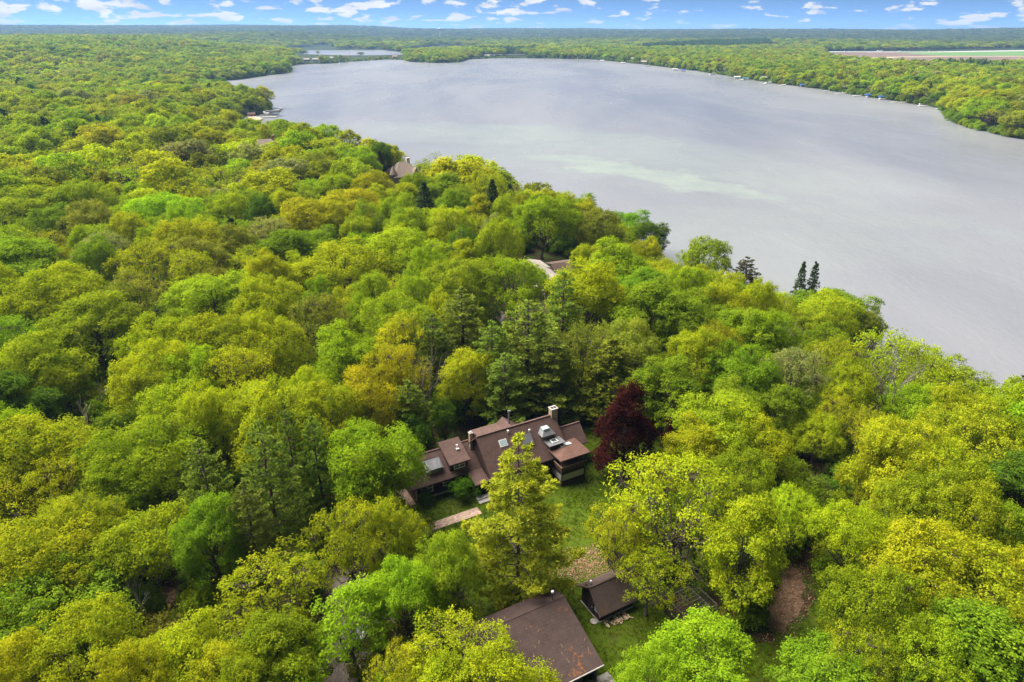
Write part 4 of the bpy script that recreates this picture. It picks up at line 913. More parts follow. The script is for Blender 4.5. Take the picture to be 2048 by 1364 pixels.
# grey eyebrow light on the wing
eb = part('roof_light', [slab([(1.7, .15, 4.10), (2.3, .12, 4.30), (3.1, .10, 4.36), (3.9, .12, 4.30), (4.3, .15, 4.12), (4.3, 1.9, 4.85), (3.9, 1.95, 4.98), (3.1, 2.0, 5.02), (2.3, 1.95, 4.98), (1.7, 1.9, 4.85)], .07)], GREYM, H)
part('pane', [box(2.0, 4.0, .32, .36, 3.55, 4.15)], GLASS, eb)
window(H, .75, 2.35, 1.05, 2.15, 0, 2); window(H, 4.0, 4.95, 1.25, 2.1, 0, 1); window(H, 6.0, 7.5, 1.15, 2.15, 0, 2)
# main block
mr = part('roof', [slab([(9.1, -4.95, 3.70), (22.0, -4.95, 3.70), (22.0, -.4, 8.0), (9.1, -.4, 8.0)], .16), slab([(9.1, -.4, 8.002), (22.0, -.4, 8.002), (22.0, 4.15, 3.70), (9.1, 4.15, 3.70)], .16)], SHINGLE, H)
part('ridge_cap', [box(9.1, 22.0, -.55, -.25, 7.96, 8.05)], SHINGLE, mr)
part('barge_board', [slab([(9.04, -4.98, 3.66), (9.095, -4.98, 3.66), (9.095, -.4, 7.98), (9.04, -.4, 7.98)], .3)], TRIM, mr)
xr = part('roof', [slab([(21.95, -3.75, 3.72), (26.0, -3.75, 3.72), (26.0, -1.3, 6.0), (21.95, -1.3, 6.0)], .15), slab([(21.95, -1.3, 6.002), (26.0, -1.3, 6.002), (26.0, 1.15, 3.72), (21.95, 1.15, 3.72)], .15)], SHINGLE, H)
part('ridge_cap', [box(21.95, 26.0, -1.42, -1.18, 5.97, 6.04)], SHINGLE, xr)
part('rear_gable_roof', [slab([(14.0, .8, 4.3), (16.4, .8, 6.1), (16.4, 5.4, 6.1), (14.0, 5.4, 4.3)]), slab([(16.4, .8, 6.102), (18.8, .8, 4.3), (18.8, 5.4, 4.3), (16.4, 5.4, 6.102)])], SHINGLE, H)
part('wall', [prism([(14.3, 0), (18.5, 0), (18.5, 4.3), (16.4, 5.9), (14.3, 4.3)], 3.6, 5.1, 'y')], SIDING, H)
part('rear_dormer_roof', [slab([(10.2, .6, 6.9), (14.4, .6, 6.9), (14.4, 3.9, 6.35), (10.2, 3.9, 6.35)])], SHINGLE, H)
part('wall', [box(10.5, 14.1, 1.6, 3.62, 3.5, 6.35)], SIDING, H)
# chimneys
ch = part('chimney', [box(9.16, 9.6, 1.75, 2.25, 0, 7.2)], STONE, H, .03); part('chimney_cap', [box(9.11, 9.65, 1.7, 2.3, 7.2, 7.3)], CONC, ch); part('chimney_pot', [rod((9.38, 2, 7.3), (9.38, 2, 7.5), .1)], WHITE, ch)
ch = part('chimney', [box(21.3, 22.35, -.85, 0.05, 0, 9.0)], STONE, H, .03); part('chimney_cap', [box(21.22, 22.43, -.93, .13, 9.0, 9.12)], CONC, ch)
part('flue', [box(21.42, 21.78, -.62, -.2, 9.12, 9.16), box(21.9, 22.24, -.62, -.2, 9.12, 9.16)], DARK, ch)
part('flue_pipe', [rod((16.4, 3.3, 5.5), (16.4, 3.3, 8.0), .14), rod((16.4, 3.3, 8.0), (16.4, 3.3, 8.25), .22)], GREYM, H)
def mz(v): return 8.0 - .945 * (-.4 - v)
def roof_pane(name, u0, u1, v0, v1, lift, frame, glass, parent):
    f = part(name, [slab([(u0, v0, mz(v0) + lift), (u1, v0, mz(v0) + lift), (u1, v1, mz(v1) + lift), (u0, v1, mz(v1) + lift)], lift + .1)], frame, parent)
    a = .09
    part('pane', [slab([(u0 + a, v0 + a, mz(v0 + a) + lift + .025), (u1 - a, v0 + a, mz(v0 + a) + lift + .025), (u1 - a, v1 - a, mz(v1 - a) + lift + .025), (u0 + a, v1 - a, mz(v1 - a) + lift + .025)], .02)], glass, f)
roof_pane('skylight', 12.05, 13.25, -2.25, -1.5, .12, WHITE, SKYG, H); roof_pane('skylight', 15.5, 17.1, -2.95, -1.85, .42, GREYM, GREYM, H)
for u, v in ((13.9, -.95), (17.1, -1.5)): part('vent', [rod((u, v, mz(v) - .1), (u, v, mz(v) + .32), .09), rod((u, v, mz(v) + .32), (u, v, mz(v) + .40), .15)], WHITE, H)
cp = part('cupola', [box(18.8, 20.2, -2.7, -1.3, 4.9, 6.55)], GREYM, H)
part('cupola_roof', [slab([(18.35, -3.1, 6.50), (20.65, -3.1, 6.50), (20.65, -.95, 6.62), (18.35, -.95, 6.62)], .1), ([(18.35, -3.1, 6.502), (20.65, -3.1, 6.502), (20.65, -.95, 6.622), (18.35, -.95, 6.622), (18.9, -2.5, 6.95), (20.1, -2.5, 6.95), (20.1, -1.45, 6.98), (18.9, -1.45, 6.98)], [(0, 1, 5, 4), (1, 2, 6, 5), (2, 3, 7, 6), (3, 0, 4, 7), (4, 5, 6, 7)])], GREYM, cp)
part('skylight', [box(18.95, 20.05, -2.45, -1.5, 6.97, 7.28)], SKYG, cp, .04)
fb = part('flat_roof_link', [box(18.95, 21.2, -4.4, -2.72, 3.6, 5.55)], SIDING, H); part('flat_roof', [box(18.7, 21.4, -4.6, -2.72, 5.55, 5.68)], GREYM, fb)
part('skylight_frame', [box(19.55, 19.65, -4.05, -3.15, 5.68, 5.80), box(20.45, 20.55, -4.05, -3.15, 5.68, 5.80), box(19.65, 20.45, -4.05, -3.95, 5.68, 5.80), box(19.65, 20.45, -3.25, -3.15, 5.68, 5.80)], WHITE, fb)
part('pane', [box(19.65, 20.45, -3.95, -3.25, 5.70, 5.73)], GLASS, fb)
# two-storey porch
PU0, PU1, PV0, PV1 = 19.4, 23.35, -6.9, -3.6
part('porch_deck', [box(PU0 - .1, PU1 + .1, PV0 - .1, PV1, 0, .5)], TRIM, H)
part('porch_skirting', [box(PU0 - .02, PU1 + .02, PV0 - .02, PV1, .52, .85), box(PU0 - .02, PU1 + .02, PV0 - .02, PV1, 1.92, 2.62)], SIDING, H)
for a, b, c_, d_ in ((PU0 + .1, PU1 - .1, PV0 + .03, PV0 + .07),): part('blind', [box(a, b, c_, d_, .86, 1.91)], SCREEN, H)
part('blind', [box(PU0 + .03, PU0 + .07, PV0 + .1, PV1 - .2, .86, 1.91)], SCREEN, H)
bal = part('balcony', [box(PU0 - .15, PU1 + .15, PV0 - .15, PV1, 2.63, 2.80)], TRIM, H)
part('rail', [box(PU0 - .20, PU1 + .20, PV0 - .22, PV0 - .10, 3.30, 3.40), box(PU0 - .22, PU0 - .10, PV0 - .10, PV1, 3.30, 3.40)], TRIM_T, bal)
part('rail_panel', [box(PU0 - .10, PU1 + .10, PV0 - .14, PV0 - .09, 2.81, 3.28), box(PU0 - .15, PU0 - .10, PV0 - .08, PV1, 2.81, 3.28)], TRIM, bal)
part('floor', [box(PU0 + .1, PU1 - .1, PV0 + .1, PV1, 2.81, 2.84)], TRIM, bal)
for u, v in ((PU0, PV0), (PU1, PV0), (PU0, PV1), (PU1, PV1)): part('post', [box(u - .09, u + .09, v - .09, v + .09, .5, 4.78)], DARKWOOD, H)
for u in np.linspace(PU0, PU1, 4)[1:-1]: part('baluster', [box(u - .03, u + .03, PV0 - .03, PV0 + .03, 2.81, 4.75)], DARKWOOD, H)
for v in np.linspace(PV0, PV1, 3)[1:-1]: part('baluster', [box(PU0 - .03, PU0 + .03, v - .03, v + .03, 2.81, 4.75)], DARKWOOD, H)
part('wall', [box(PU0 - .05, PU1, PV1 + .02, PV1 + .5, .5, 4.7)], SIDING, H)
c0 = [(18.85, -7.35, 4.76), (23.95, -7.35, 4.76), (23.95, -3.15, 4.76), (18.85, -3.15, 4.76)]; ap = [(20.8, -5.25, 5.14), (22.0, -5.25, 5.14)]
pr = part('porch_roof', [(c0 + ap, [(0, 1, 5, 4), (1, 2, 5), (2, 3, 4, 5), (3, 0, 4)]), slab([(p[0], p[1], 4.755) for p in c0], .14)], PORCH_R, H)
def pz(v): return 4.76 + (.38 * (-3.15 - v) / 2.1)
part('skylight', [slab([(20.6, -4.75, pz(-4.75) + .12), (22.4, -4.75, pz(-4.75) + .12), (22.4, -3.95, pz(-3.95) + .12), (20.6, -3.95, pz(-3.95) + .12)], .12)], WHITE, pr)
for i in range(3): part('pane', [slab([(20.7, -4.70 + .25 * i, pz(-4.70 + .25 * i) + .14), (22.3, -4.70 + .25 * i, pz(-4.70 + .25 * i) + .14), (22.3, -4.55 + .25 * i, pz(-4.55 + .25 * i) + .14), (20.7, -4.55 + .25 * i, pz(-4.55 + .25 * i) + .14)], .02)], SKYG, pr)
window(H, 11.5, 13.2, 1.0, 2.3, -4.4, 2); window(H, 22.3, 24.6, 1.0, 2.2, -3.2, 2)

# paved path to the door
pth = link('path', None, kind='structure'); bpy.data.objects.remove(pth)
pv = part('path', [box(-4.2, 6.7, -6.75, -5.2, -.1, .03)], CONC, None, kind='structure'); pv.location = (HA[0], HA[1], 0); pv.rotation_euler.z = YAW
PAVE = [plain('paver_%d' % i, c, 0.9, 0.2, 3.0) for i, c in enumerate([(0.44, 0.30, 0.235), (0.50, 0.36, 0.28), (0.38, 0.25, 0.20)])]
sh = [[], [], []]
for i in range(28):
    for j in range(8):
        u0, v0 = -4.2 + i * .389, -6.74 + j * .193
        off = .195 if j % 2 else 0.0
        a, b = max(-4.2, u0 + off), min(6.69, u0 + off + .37)
        if b - a > .05: sh[rng.integers(3)].append(box(a, b, v0, v0 + .175, .02, .052 + rng.uniform(0, .006)))
for s_, m_ in zip(sh, PAVE): part('pavers', s_, m_, pv, kind='stuff')
pt = part('patio', [box(-4.5, -.4, -.5, 3.5, -.1, .04)], PAVE[2], None, kind='structure'); pt.location = (HA[0], HA[1], 0); pt.rotation_euler.z = YAW

# ------------------------------------------------------------------ garage
go_ = guv(25, 41); G = thing('garage', 'large garage with a broad dark brown shingle roof at the bottom edge', 'garage', (go_[0], go_[1], 0), YAW)
gr = part('roof', [slab([(-6, -3.2, 2.62), (6.35, -3.2, 2.62), (6.35, 4.1, 5.2), (-6, 4.1, 5.2)], .18), slab([(-6, 4.1, 5.202), (6.35, 4.1, 5.202), (6.35, 6.3, 4.42), (-6, 6.3, 4.42)], .18)], SHINGLE_G, G)
part('ridge_cap', [box(-6, 6.35, 4.02, 4.18, 5.16, 5.222)], SHINGLE_G, gr); part('gutter', [box(-6, 6.36, -3.32, -3.21, 2.48, 2.60)], CONC, gr)
part('vent_pipe', [rod((5.0, 4.35, 4.9), (5.0, 4.35, 6.15), .05)], TRIM, gr); part('vent_cap', [rod((5.0, 4.35, 6.15), (5.0, 4.35, 6.32), .16)], WHITE, gr)
part('wall', [box(-5.7, 6.0, 5.7, 6.0, 0, 4.4)], SIDING, G); part('wall', [prism([(-2.7, 0), (5.7, 0), (5.7, 4.35), (4.1, 4.95), (-2.7, 2.6)], 5.7, 6.0)], SIDING, G); part('wall', [prism([(-2.7, 0), (5.7, 0), (5.7, 4.35), (4.1, 4.95), (-2.7, 2.6)], -5.7, -5.4)], SIDING, G)
part('wall', [box(-5.7, 4.2, -2.7, -2.45, 0, 2.45)], SIDING, G); part('post', [box(5.75, 6.0, -2.72, -2.45, 0, 2.45)], DARKWOOD, G)
ap_ = sheet('concrete_apron', np.array([guv(27, 34.5), guv(32.6, 34.5), guv(32.6, 38.6), guv(27, 38.6)]), .03, CONC, kind='structure')
# twigs and catkins fallen on the garage roof
tw = []
for i in range(34):
    u, v = rng.uniform(-5.5, 6), rng.uniform(-3, 3.6); z = 2.62 + (v + 3.2) * .3534 + .03; a = rng.uniform(0, 6.28); L_ = rng.uniform(.1, .5)
    tw.append(rod((u, v, z), (u + math.cos(a) * L_, v + math.sin(a) * L_, z + math.sin(a) * L_ * .3534 + .01), .018, 4))
part('fallen_twigs', tw, plain('dry_twig', (0.34, 0.24, 0.15), .9, .3), G, kind='stuff')

# ------------------------------------------------------------------ shed
so = guv(37.6, 46); S = thing('shed', 'small dark shed with a steep brown gable roof beside the lawn', 'shed', (so[0], so[1], 0), YAW)
sr = part('roof', [slab([(-2.4, -2.25, 1.35), (2.9, -2.25, 1.35), (2.9, 0, 3.75), (-2.4, 0, 3.75)], .12), slab([(-2.4, 0, 3.752), (2.9, 0, 3.752), (2.9, 2.35, 2.05), (-2.4, 2.35, 2.05)], .12)], SHINGLE_S, S)
part('ridge_cap', [box(-2.4, 2.9, -.1, .1, 3.72, 3.79)], SHINGLE_S, sr)
part('vent', [rod((-1.75, .55, 3.2), (-1.75, .55, 3.85), .05), rod((-1.75, .55, 3.8), (-1.75, .55, 4.0), .13)], WHITE, sr); part('vent_flashing', [box(-2.1, -1.6, .5, 1.1, 3.2, 3.42)], SHINGLE_S, sr)
part('wall', [prism([(-1.75, 0), (1.75, 0), (1.75, 2.35), (0, 3.55), (-1.75, 1.75)], -2.0, 2.6)], SIDING, S)
part('sill_board', [box(-2.06, 2.6, -1.86, -1.76, 0, .16), box(-2.10, -2.01, -1.86, 1.8, 0, .16)], CONC, S)
door = part('door', [box(-2.06, -2.0, -.55, .35, .17, 2.0)], DARKWOOD, S); part('handle', [box(-2.10, -2.06, -.42, -.36, 1.0, 1.2)], WHITE, door)
part('window', [box(-2.05, -2.0, -1.35, -.8, 1.0, 1.6)], SKYG, S)
WOODM = [plain('split_wood_%d' % i, c, .9, .3, 6) for i, c in enumerate([(0.42, 0.30, 0.20), (0.30, 0.20, 0.13), (0.5, 0.38, 0.27)])]
for i in range(46):
    u, v = rng.uniform(-1.7, 1.6), rng.uniform(-3.0, -1.95); lay = rng.integers(0, 3); p = huv(0, 0) * 0 + so + UV_U * u + UV_V * v
    a = YAW + math.pi / 2 + rng.normal(0, .5); L_ = .26; r_ = rng.uniform(.05, .09); z = r_ + lay * .13 * max(0, 1 - (-1.95 - v) * .8)
    lg = part('firewood_log', [rod((-L_, 0, 0), (L_, 0, 0), r_, 6)], WOODM[rng.integers(3)], None, label='split log in the firewood heap along the shed wall', category='log', group='firewood heap beside the shed')
    lg.location = (p[0], p[1], z); lg.rotation_euler.z = a
sp = guv(35.15, 44.6); st_ = part('stepping_stone', [rod((0, 0, 0), (0, 0, .08), .42, 14)], CONC, None, label='round pale stepping stone at the corner of the shed', category='stone'); st_.location = (sp[0], sp[1], 0.01)

# ------------------------------------------------------------------ pergola frame with wire pen
po = guv(44.5, 40.1); Pg = thing('pergola', 'dark timber pergola frame with open rafters beyond the shed', 'pergola', (po[0], po[1], 0), YAW)
part('floor', [box(-1.7, 1.7, -1.75, 1.75, 0, .06)], plain('dark_leafy_soil', (0.05, 0.03, 0.02), .95, .5, 3.0), Pg)
for u in (-1.6, 0, 1.6):
    for v in (-1.7, 1.7): part('post', [box(u - .05, u + .05, v - .05, v + .05, 0, 2.2)], DARKWOOD, Pg)
WEATH = plain('weathered_rail', (0.16, 0.135, 0.12), .85, .3, 5.0)
for v in (-1.7, 1.7): part('beam', [box(-1.7, 1.7, v - .05, v + .05, 2.2, 2.32)], WEATH, Pg)
for u in (-1.65, 1.65): part('beam', [box(u - .04, u + .04, -1.64, 1.64, 2.2, 2.30)], WEATH, Pg)
for v in np.linspace(-1.25, 1.25, 6): part('rafter', [box(-1.72, 1.72, v - .03, v + .03, 2.33, 2.41)], WEATH, Pg)
part('rafter', [box(-.03, .03, -1.6, 1.6, 2.24, 2.325)], WEATH, Pg)
part('wire_wall', [box(-1.62, 1.62, -1.69, -1.67, .1, 1.1), box(-1.62, -1.60, -1.6, 1.6, .1, 1.1)], DARKWOOD, Pg)
pn = guv(46.7, 40.0); Pn_ = thing('wire_pen', 'low wire pen with thin rails against the pergola', 'pen', (pn[0], pn[1], 0), YAW)
for v in (-1.5, 0, 1.5): part('post', [box(.62, .69, v - .03, v + .03, 0, 1.9)], WEATH, Pn_)
part('rail', [box(.63, .68, -1.5, 1.5, 1.9, 1.96)], WEATH, Pn_)
for v in (-1.5, 1.5): part('rail', [box(-.5, .62, v - .025, v + .025, 1.9, 1.96)], WEATH, Pn_)
for i in range(22):
    v = -1.5 + 3.0 * i / 21; part('wire', [box(.65, .66, v, v + .012, 0.05, 1.88)], WEATH, Pn_)

# shrubs by the house
def shrub(u, v, s, tint, lab, k=0):
    p = huv(u, v); e = thing('shrub', lab, 'shrub', (p[0], p[1], 0), 1.0 + u, 'shrubs by the house'); e.scale = (s, s, s)
    c = link('foliage', PROTO['shrub%d' % k]['crown_me'], e); c['tint'] = tint; link('stem', PROTO['shrub%d' % k]['wood_me'], e)
shrub(6.2, -2.0, .95, (0.09, 0.19, 0.012), 'rounded fresh green shrub beside the front porch steps')
shrub(.9, -1.1, .55, (0.07, 0.13, 0.015), 'small green shrub at the front corner of the long house', 1)
shrub(26.5, -3.0, .5, (0.08, 0.15, 0.015), 'low green shrub at the far end of the long house', 1)
# parked car half hidden under the young tree
cp_ = at(730, 1283, 0); CARP = glass_material('navy_car_paint', (0.012, 0.014, 0.03), 0.15)
car = thing('parked_car', 'dark blue car parked under the bright young tree', 'car', (cp_[0], cp_[1], .02), math.radians(28))
part('body', [prism([(-2.2, .35), (-2.15, .75), (-1.3, .95), (-.6, 1.42), (.9, 1.45), (1.6, 1.0), (2.15, .9), (2.2, .4)], -.85, .85, 'y')], CARP, car, .06)
part('windscreen', [slab([(-1.28, -.7, 1.0), (-1.28, .7, 1.0), (-.64, .66, 1.43), (-.64, -.66, 1.43)], .01)], GLASS, car)
part('side_window', [box(-.7, .9, -.88, -.855, 1.0, 1.36)], GLASS, car); part('side_window', [box(-.7, .9, .855, .88, 1.0, 1.36)], GLASS, car)
for u in (-1.35, 1.35):
    for v in (-.8, .8): part('wheel', [rod((u, v - .1, .33), (u, v + .1, .33), .33, 16)], DARK, car)
for v in (-.6, .6): part('headlight', [box(-2.23, -2.17, v - .15, v + .15, .62, .74)], WHITE, car)
# service cable in the trees
a_, b_ = at(540, 1092, 5), at(645, 1052, 5.5); part('service_cable', [rod(tuple(a_), tuple(b_), .025, 5)], plain('pale_cable', (.5, .5, .45), .7), None, label='thin pale cable strung between dark trees left of the drive', category='cable')

# ------------------------------------------------------------------ other houses
GREY_R = shingle_material('grey_tan_shingle', (0.25, 0.215, 0.19, 1), (0.31, 0.27, 0.24, 1))
BROWN_R = shingle_material('dark_brown_shingle', (0.085, 0.055, 0.045, 1), (0.12, 0.08, 0.066, 1), None, .5)
WALLC = dict(W=plain('white_siding', (.62, .60, .56), .7, .1), T=plain('tan_siding', (.36, .29, .22), .8, .15), G=plain('grey_siding', (.30, .30, .30), .8, .15), N=plain('navy_siding', (.05, .065, .10), .7, .15), B=plain('red_brown_siding', (.24, .09, .05), .8, .15))
ROOFC = dict(W=GREY_R, T=TAN_R, G=GREY_R, N=BROWN_R, B=TAN_R)
h2y = gz(8, 163); ax2 = math.atan2(-16.6, 7.0)
h2 = thing('house', 'second house with a long grey-tan roof glimpsed among the oaks', 'house', (8.3, 161.5, h2y), ax2)
part('wall', [box(-9, 5.5, -2.6, 2.6, 0, 4.3)], WALLC['T'], h2); part('roof', [slab([(-9.6, -3.1, 4.3), (6, -3.1, 4.3), (6, 0, 5.1), (-9.6, 0, 5.1)]), slab([(-9.6, 0, 5.102), (6, 0, 5.102), (6, 3.1, 4.3), (-9.6, 3.1, 4.3)])], GREY_R, h2)
part('wall', [box(-3.2, 3.0, 2.6, 8.0, 0, 3.6)], SIDING, h2)
part('roof', [slab([(-3.8, 1.5, 5.6), (-3.8, 8.6, 5.6), (-.1, 8.6, 6.4), (-.1, 1.5, 6.4)]), slab([(-.1, 1.5, 6.402), (-.1, 8.6, 6.402), (3.6, 8.6, 3.9), (3.6, 1.5, 3.9)])], BROWN_R, h2)
part('gutter', [box(3.62, 3.9, 5.0, 8.6, 3.75, 3.98)], WHITE, h2)
part('window', [box(5.5, 5.55, -1.5, 1.5, 1.5, 3.0)], GLASS, h2)
ch = at(1071, 600, 4.0); c2 = part('chimney_stack', [box(-.45, .45, -.45, .45, 0, 7.0)], TRIM_T, None, label='slim tan chimney stack standing among the oaks before the second house', category='chimney'); c2.location = (ch[0], ch[1], gz(ch[0], ch[1]))
part('cap', [box(-.52, .52, -.52, .52, 7.0, 7.15)], CONC, c2)
sheet('second_drive', ragged(gpoly([(960, 640), (985, 612), (1005, 618), (1010, 640), (1000, 668), (975, 665)], h2y + .1), 1.0, .4, 9), 0.06 + gz(*at(990, 635, 0)[:2]), gravel_material('asphalt', (.09, .075, .075, 1), (.13, .11, .11, 1)), kind='structure')
# steep tan house near the lake
fz = gz(-46, 292); f1 = thing('house', 'steep tan hip-roofed house with a pale chimney and turret near the lake', 'house', (-46, 292, fz), math.radians(35))
rz = 9.6
part('wall', [box(-6.4, 6.4, -5.2, 5.2, 0, 4.6)], WALLC['T'], f1)
e4 = [(-7, -5.8, 4.4), (7, -5.8, 4.4), (7, 5.8, 4.4), (-7, 5.8, 4.4), (-1.6, 0, rz), (1.6, 0, rz)]
part('roof', [(e4, [(0, 1, 5, 4), (1, 2, 5), (2, 3, 4, 5), (3, 0, 4), (3, 2, 1, 0)])], TAN_R, f1)
part('dormer_roof', [([(1.5, -6, 4.5), (5, -6, 4.5), (3.2, -6, 7.6), (3.2, -1.6, 7.6), (5, -2.8, 4.7), (1.5, -2.8, 4.7)], [(0, 1, 2), (0, 2, 3, 5), (1, 4, 3, 2)])], TAN_R, f1)
part('chimney', [box(2.2, 3.6, .4, 1.4, 4, rz + 1.1)], plain('pale_stone', (.6, .52, .46), .9, .25, 4), f1)
part('turret', [rod((-6.2, -3.5, 0), (-6.2, -3.5, 5.4), 1.4, 14)], WALLC['T'], f1)
cn = [( -6.2 + 1.8 * math.cos(a), -3.5 + 1.8 * math.sin(a), 5.4) for a in np.linspace(0, 2 * math.pi, 15)[:-1]] + [(-6.2, -3.5, 9.0)]
part('turret_roof', [(cn, [(i, (i + 1) % 14, 14) for i in range(14)])], TAN_R, f1)
fz = gz(-123, 350); f2 = thing('house', 'low tan-roofed house with a stone chimney left of the steep tan house', 'house', (-123, 350, fz), math.radians(20))
part('wall', [box(-7, 7, -4, 4, 0, 5.5)], WALLC['W'], f2)
e4 = [(-7.6, -4.6, 5.4), (7.6, -4.6, 5.4), (7.6, 4.6, 5.4), (-7.6, 4.6, 5.4), (-3, 0, 9.6), (3, 0, 9.6)]
part('roof', [(e4, [(0, 1, 5, 4), (1, 2, 5), (2, 3, 4, 5), (3, 0, 4), (3, 2, 1, 0)])], TAN_R, f2)
part('chimney', [box(3.6, 5.0, .2, 1.4, 5, 11.2)], STONE, f2)
# shore cottages
CL = ['white cottage with a grey roof above the right shore boat lifts', 'tan cottage low on the right shore among round trees', 'tan cottage beside the bend of the far right shore', 'large tan house above the far right shore', 'white house beside the large tan one above the far shore', 'white cottage behind the black and white boat', 'tan cottage behind the two blue boat canopies',
      'grey cottage behind the nearer blue canopy of the right shore', 'grey cottage between trees near the right headland', 'grey cottage behind the teal boat canopy', 'grey cottage at the root of the far spit', 'white cottage beside the grey one on the far spit', 'navy house in the middle of the far spit', 'tan block at the causeway on the far spit', 'red-brown lakeside house under the far wooded point',
      'grey cottage on the far shore beyond the wooded point', 'white cottage on the far shore beyond the wooded point', 'white cottage left of the navy house on the far spit', 'grey roof deep in the trees above the longest right pier']
for (x, y, z, c), lab in zip(CP, CL):
    s = 1.0 if y < 1300 else 1.25
    e = thing('cottage', lab, 'house', (x, y, z - .2), rng.uniform(-.4, .4), 'cottages along the shores'); e.scale = (s, s, s)
    part('wall', [prism([(-3.5, 0), (3.5, 0), (3.5, 3.4), (0, 5.6), (-3.5, 3.4)], -5, 5)], WALLC[c], e)
    part('roof', [slab([(-5.4, -4.1, 3.2), (5.4, -4.1, 3.2), (5.4, 0, 5.8), (-5.4, 0, 5.8)]), slab([(-5.4, 0, 5.802), (5.4, 0, 5.802), (5.4, 4.1, 3.2), (-5.4, 4.1, 3.2)])], ROOFC[c], e)
    for u in (-3, 0, 3): part('window', [box(u - .7, u + .7, -3.56, -3.51, 1.0, 2.5)], GLASS, e)
# red boathouse and the docks of the near point
DECK = plain('grey_deck_boards', (.52, .50, .47), .85, .2, 1.0); BLUEC = plain('blue_canopy', (.04, .12, .42), .6, .15); TEALC = plain('teal_canopy', (.04, .20, .25), .6, .15); BLACKC = plain('black_canopy', (.02, .02, .022), .6, .2); SAND = plain('sandy_beach', (.42, .33, .22), .95, .15)
bh = at(503, 232, LAKE_Z + 1); b1 = thing('boathouse', 'small red boathouse on the sandy point', 'boathouse', (bh[0], bh[1], gz(bh[0], bh[1])), .5)
part('wall', [box(-3, 3, -2.5, 2.5, 0, 3.2)], plain('barn_red', (.26, .035, .02), .8, .2), b1); part('roof', [slab([(-3.4, -3, 3.1), (3.4, -3, 3.1), (3.4, 0, 4.5), (-3.4, 0, 4.5)]), slab([(-3.4, 0, 4.502), (3.4, 0, 4.502), (3.4, 3, 3.1), (-3.4, 3, 3.1)])], BROWN_R, b1)
for u in (-1.5, 1.5): part('door', [box(u - .6, u + .6, -2.56, -2.51, .1, 2.3)], WHITE, b1)
sheet('beach', ragged(np.array([at(px, py, LAKE_Z + .8)[:2] for px, py in [(495, 232), (512, 233), (525, 237), (515, 243), (500, 241)]]), 2, 1, 2), LAKE_Z + .9, SAND, kind='structure')
def W(px, py): return at(px, py + (max(0.0, 0.017 * py) if px > 1150 else 0.6), LAKE_Z)
def dock(px0, py0, px1, py1, lab, wd=3.0):
    a, b = W(px0, py0), W(px1, py1); L_ = float(np.hypot(*(b - a)[:2])); ang = math.atan2(b[1] - a[1], b[0] - a[0])
    e = thing('dock', lab, 'dock', (a[0], a[1], LAKE_Z), ang, 'docks along the shores')
    part('deck', [box(0, L_, -wd / 2, wd / 2, .55, .8)], DECK, e)
    for t_ in np.linspace(.5, L_ - .3, max(2, int(L_ / 6))): part('pile', [rod((t_, -wd / 2, -1), (t_, -wd / 2, .9), .1, 6), rod((t_, wd / 2, -1), (t_, wd / 2, .9), .1, 6)], DECK, e)
def lift(px, py, mat, lab, s=1.0):
    p = W(px, py); e = thing('boat_lift', lab, 'boat lift', (p[0], p[1], LAKE_Z), rng.uniform(-.3, .3), 'boat lifts along the shores'); e.scale = (s, s, s)
    V = []; n = 6
    prof = [(-1.9, 2.5), (-1.3, 3.1), (0, 3.35), (1.3, 3.1), (1.9, 2.5)]
    part('canopy', [prism(prof + [(1.9, 2.2), (-1.9, 2.2)], -4.2, 4.2)], mat, e)
    for u in (-3.5, 3.5):
        for v in (-1.7, 1.7): part('post', [rod((u, v, -1), (u, v, 2.3), .08, 6)], WHITE, e)
    part('hull', [prism([(-1.0, .5), (1.0, .5), (1.2, 1.3), (-1.2, 1.3)], -3.2, 3.2)], WHITE, e)
def pontoon(px, py, lab, s=1.0):
    p = W(px, py); e = thing('pontoon_boat', lab, 'boat', (p[0], p[1], LAKE_Z), rng.uniform(-.3, .3), 'boats along the shores'); e.scale = (s, s, s)
    for v in (-.9, .9): part('float', [rod((-3.5, v, .15), (3.5, v, .15), .38, 10)], WHITE, e)
    part('deck', [box(-3.7, 3.7, -1.25, 1.25, .5, .65)], DECK, e); part('fence', [box(-3.6, 3.4, -1.25, -1.18, .65, 1.3), box(-3.6, 3.4, 1.18, 1.25, .65, 1.3), box(-3.66, -3.6, -1.25, 1.25, .65, 1.3)], WHITE, e)
    part('sun_canopy', [box(-.6, 2.8, -1.25, 1.25, 2.4, 2.5)], WHITE, e)
    for u in (-.4, 2.6):
        for v in (-1.1, 1.1): part('canopy_post', [rod((u, v, .6), (u, v, 2.4), .05, 6)], DARK, e)
dock(512, 235.5, 553, 234, 'long dock running out from the red boathouse'); lift(547, 231.5, BLACKC, 'black canopied boat lift at the end of the boathouse dock', 1.5); pontoon(531, 233.0, 'white pontoon boat moored at the boathouse dock', 1.3); lift(537, 229.5, WHITE, 'white canopied boat lift between boathouse and black canopy', 1.0)
dock(536, 221, 560, 220.5, 'thin pier beyond the boathouse point'); pontoon(559, 220.0, 'white boat at the tip of the thin pier', .9)
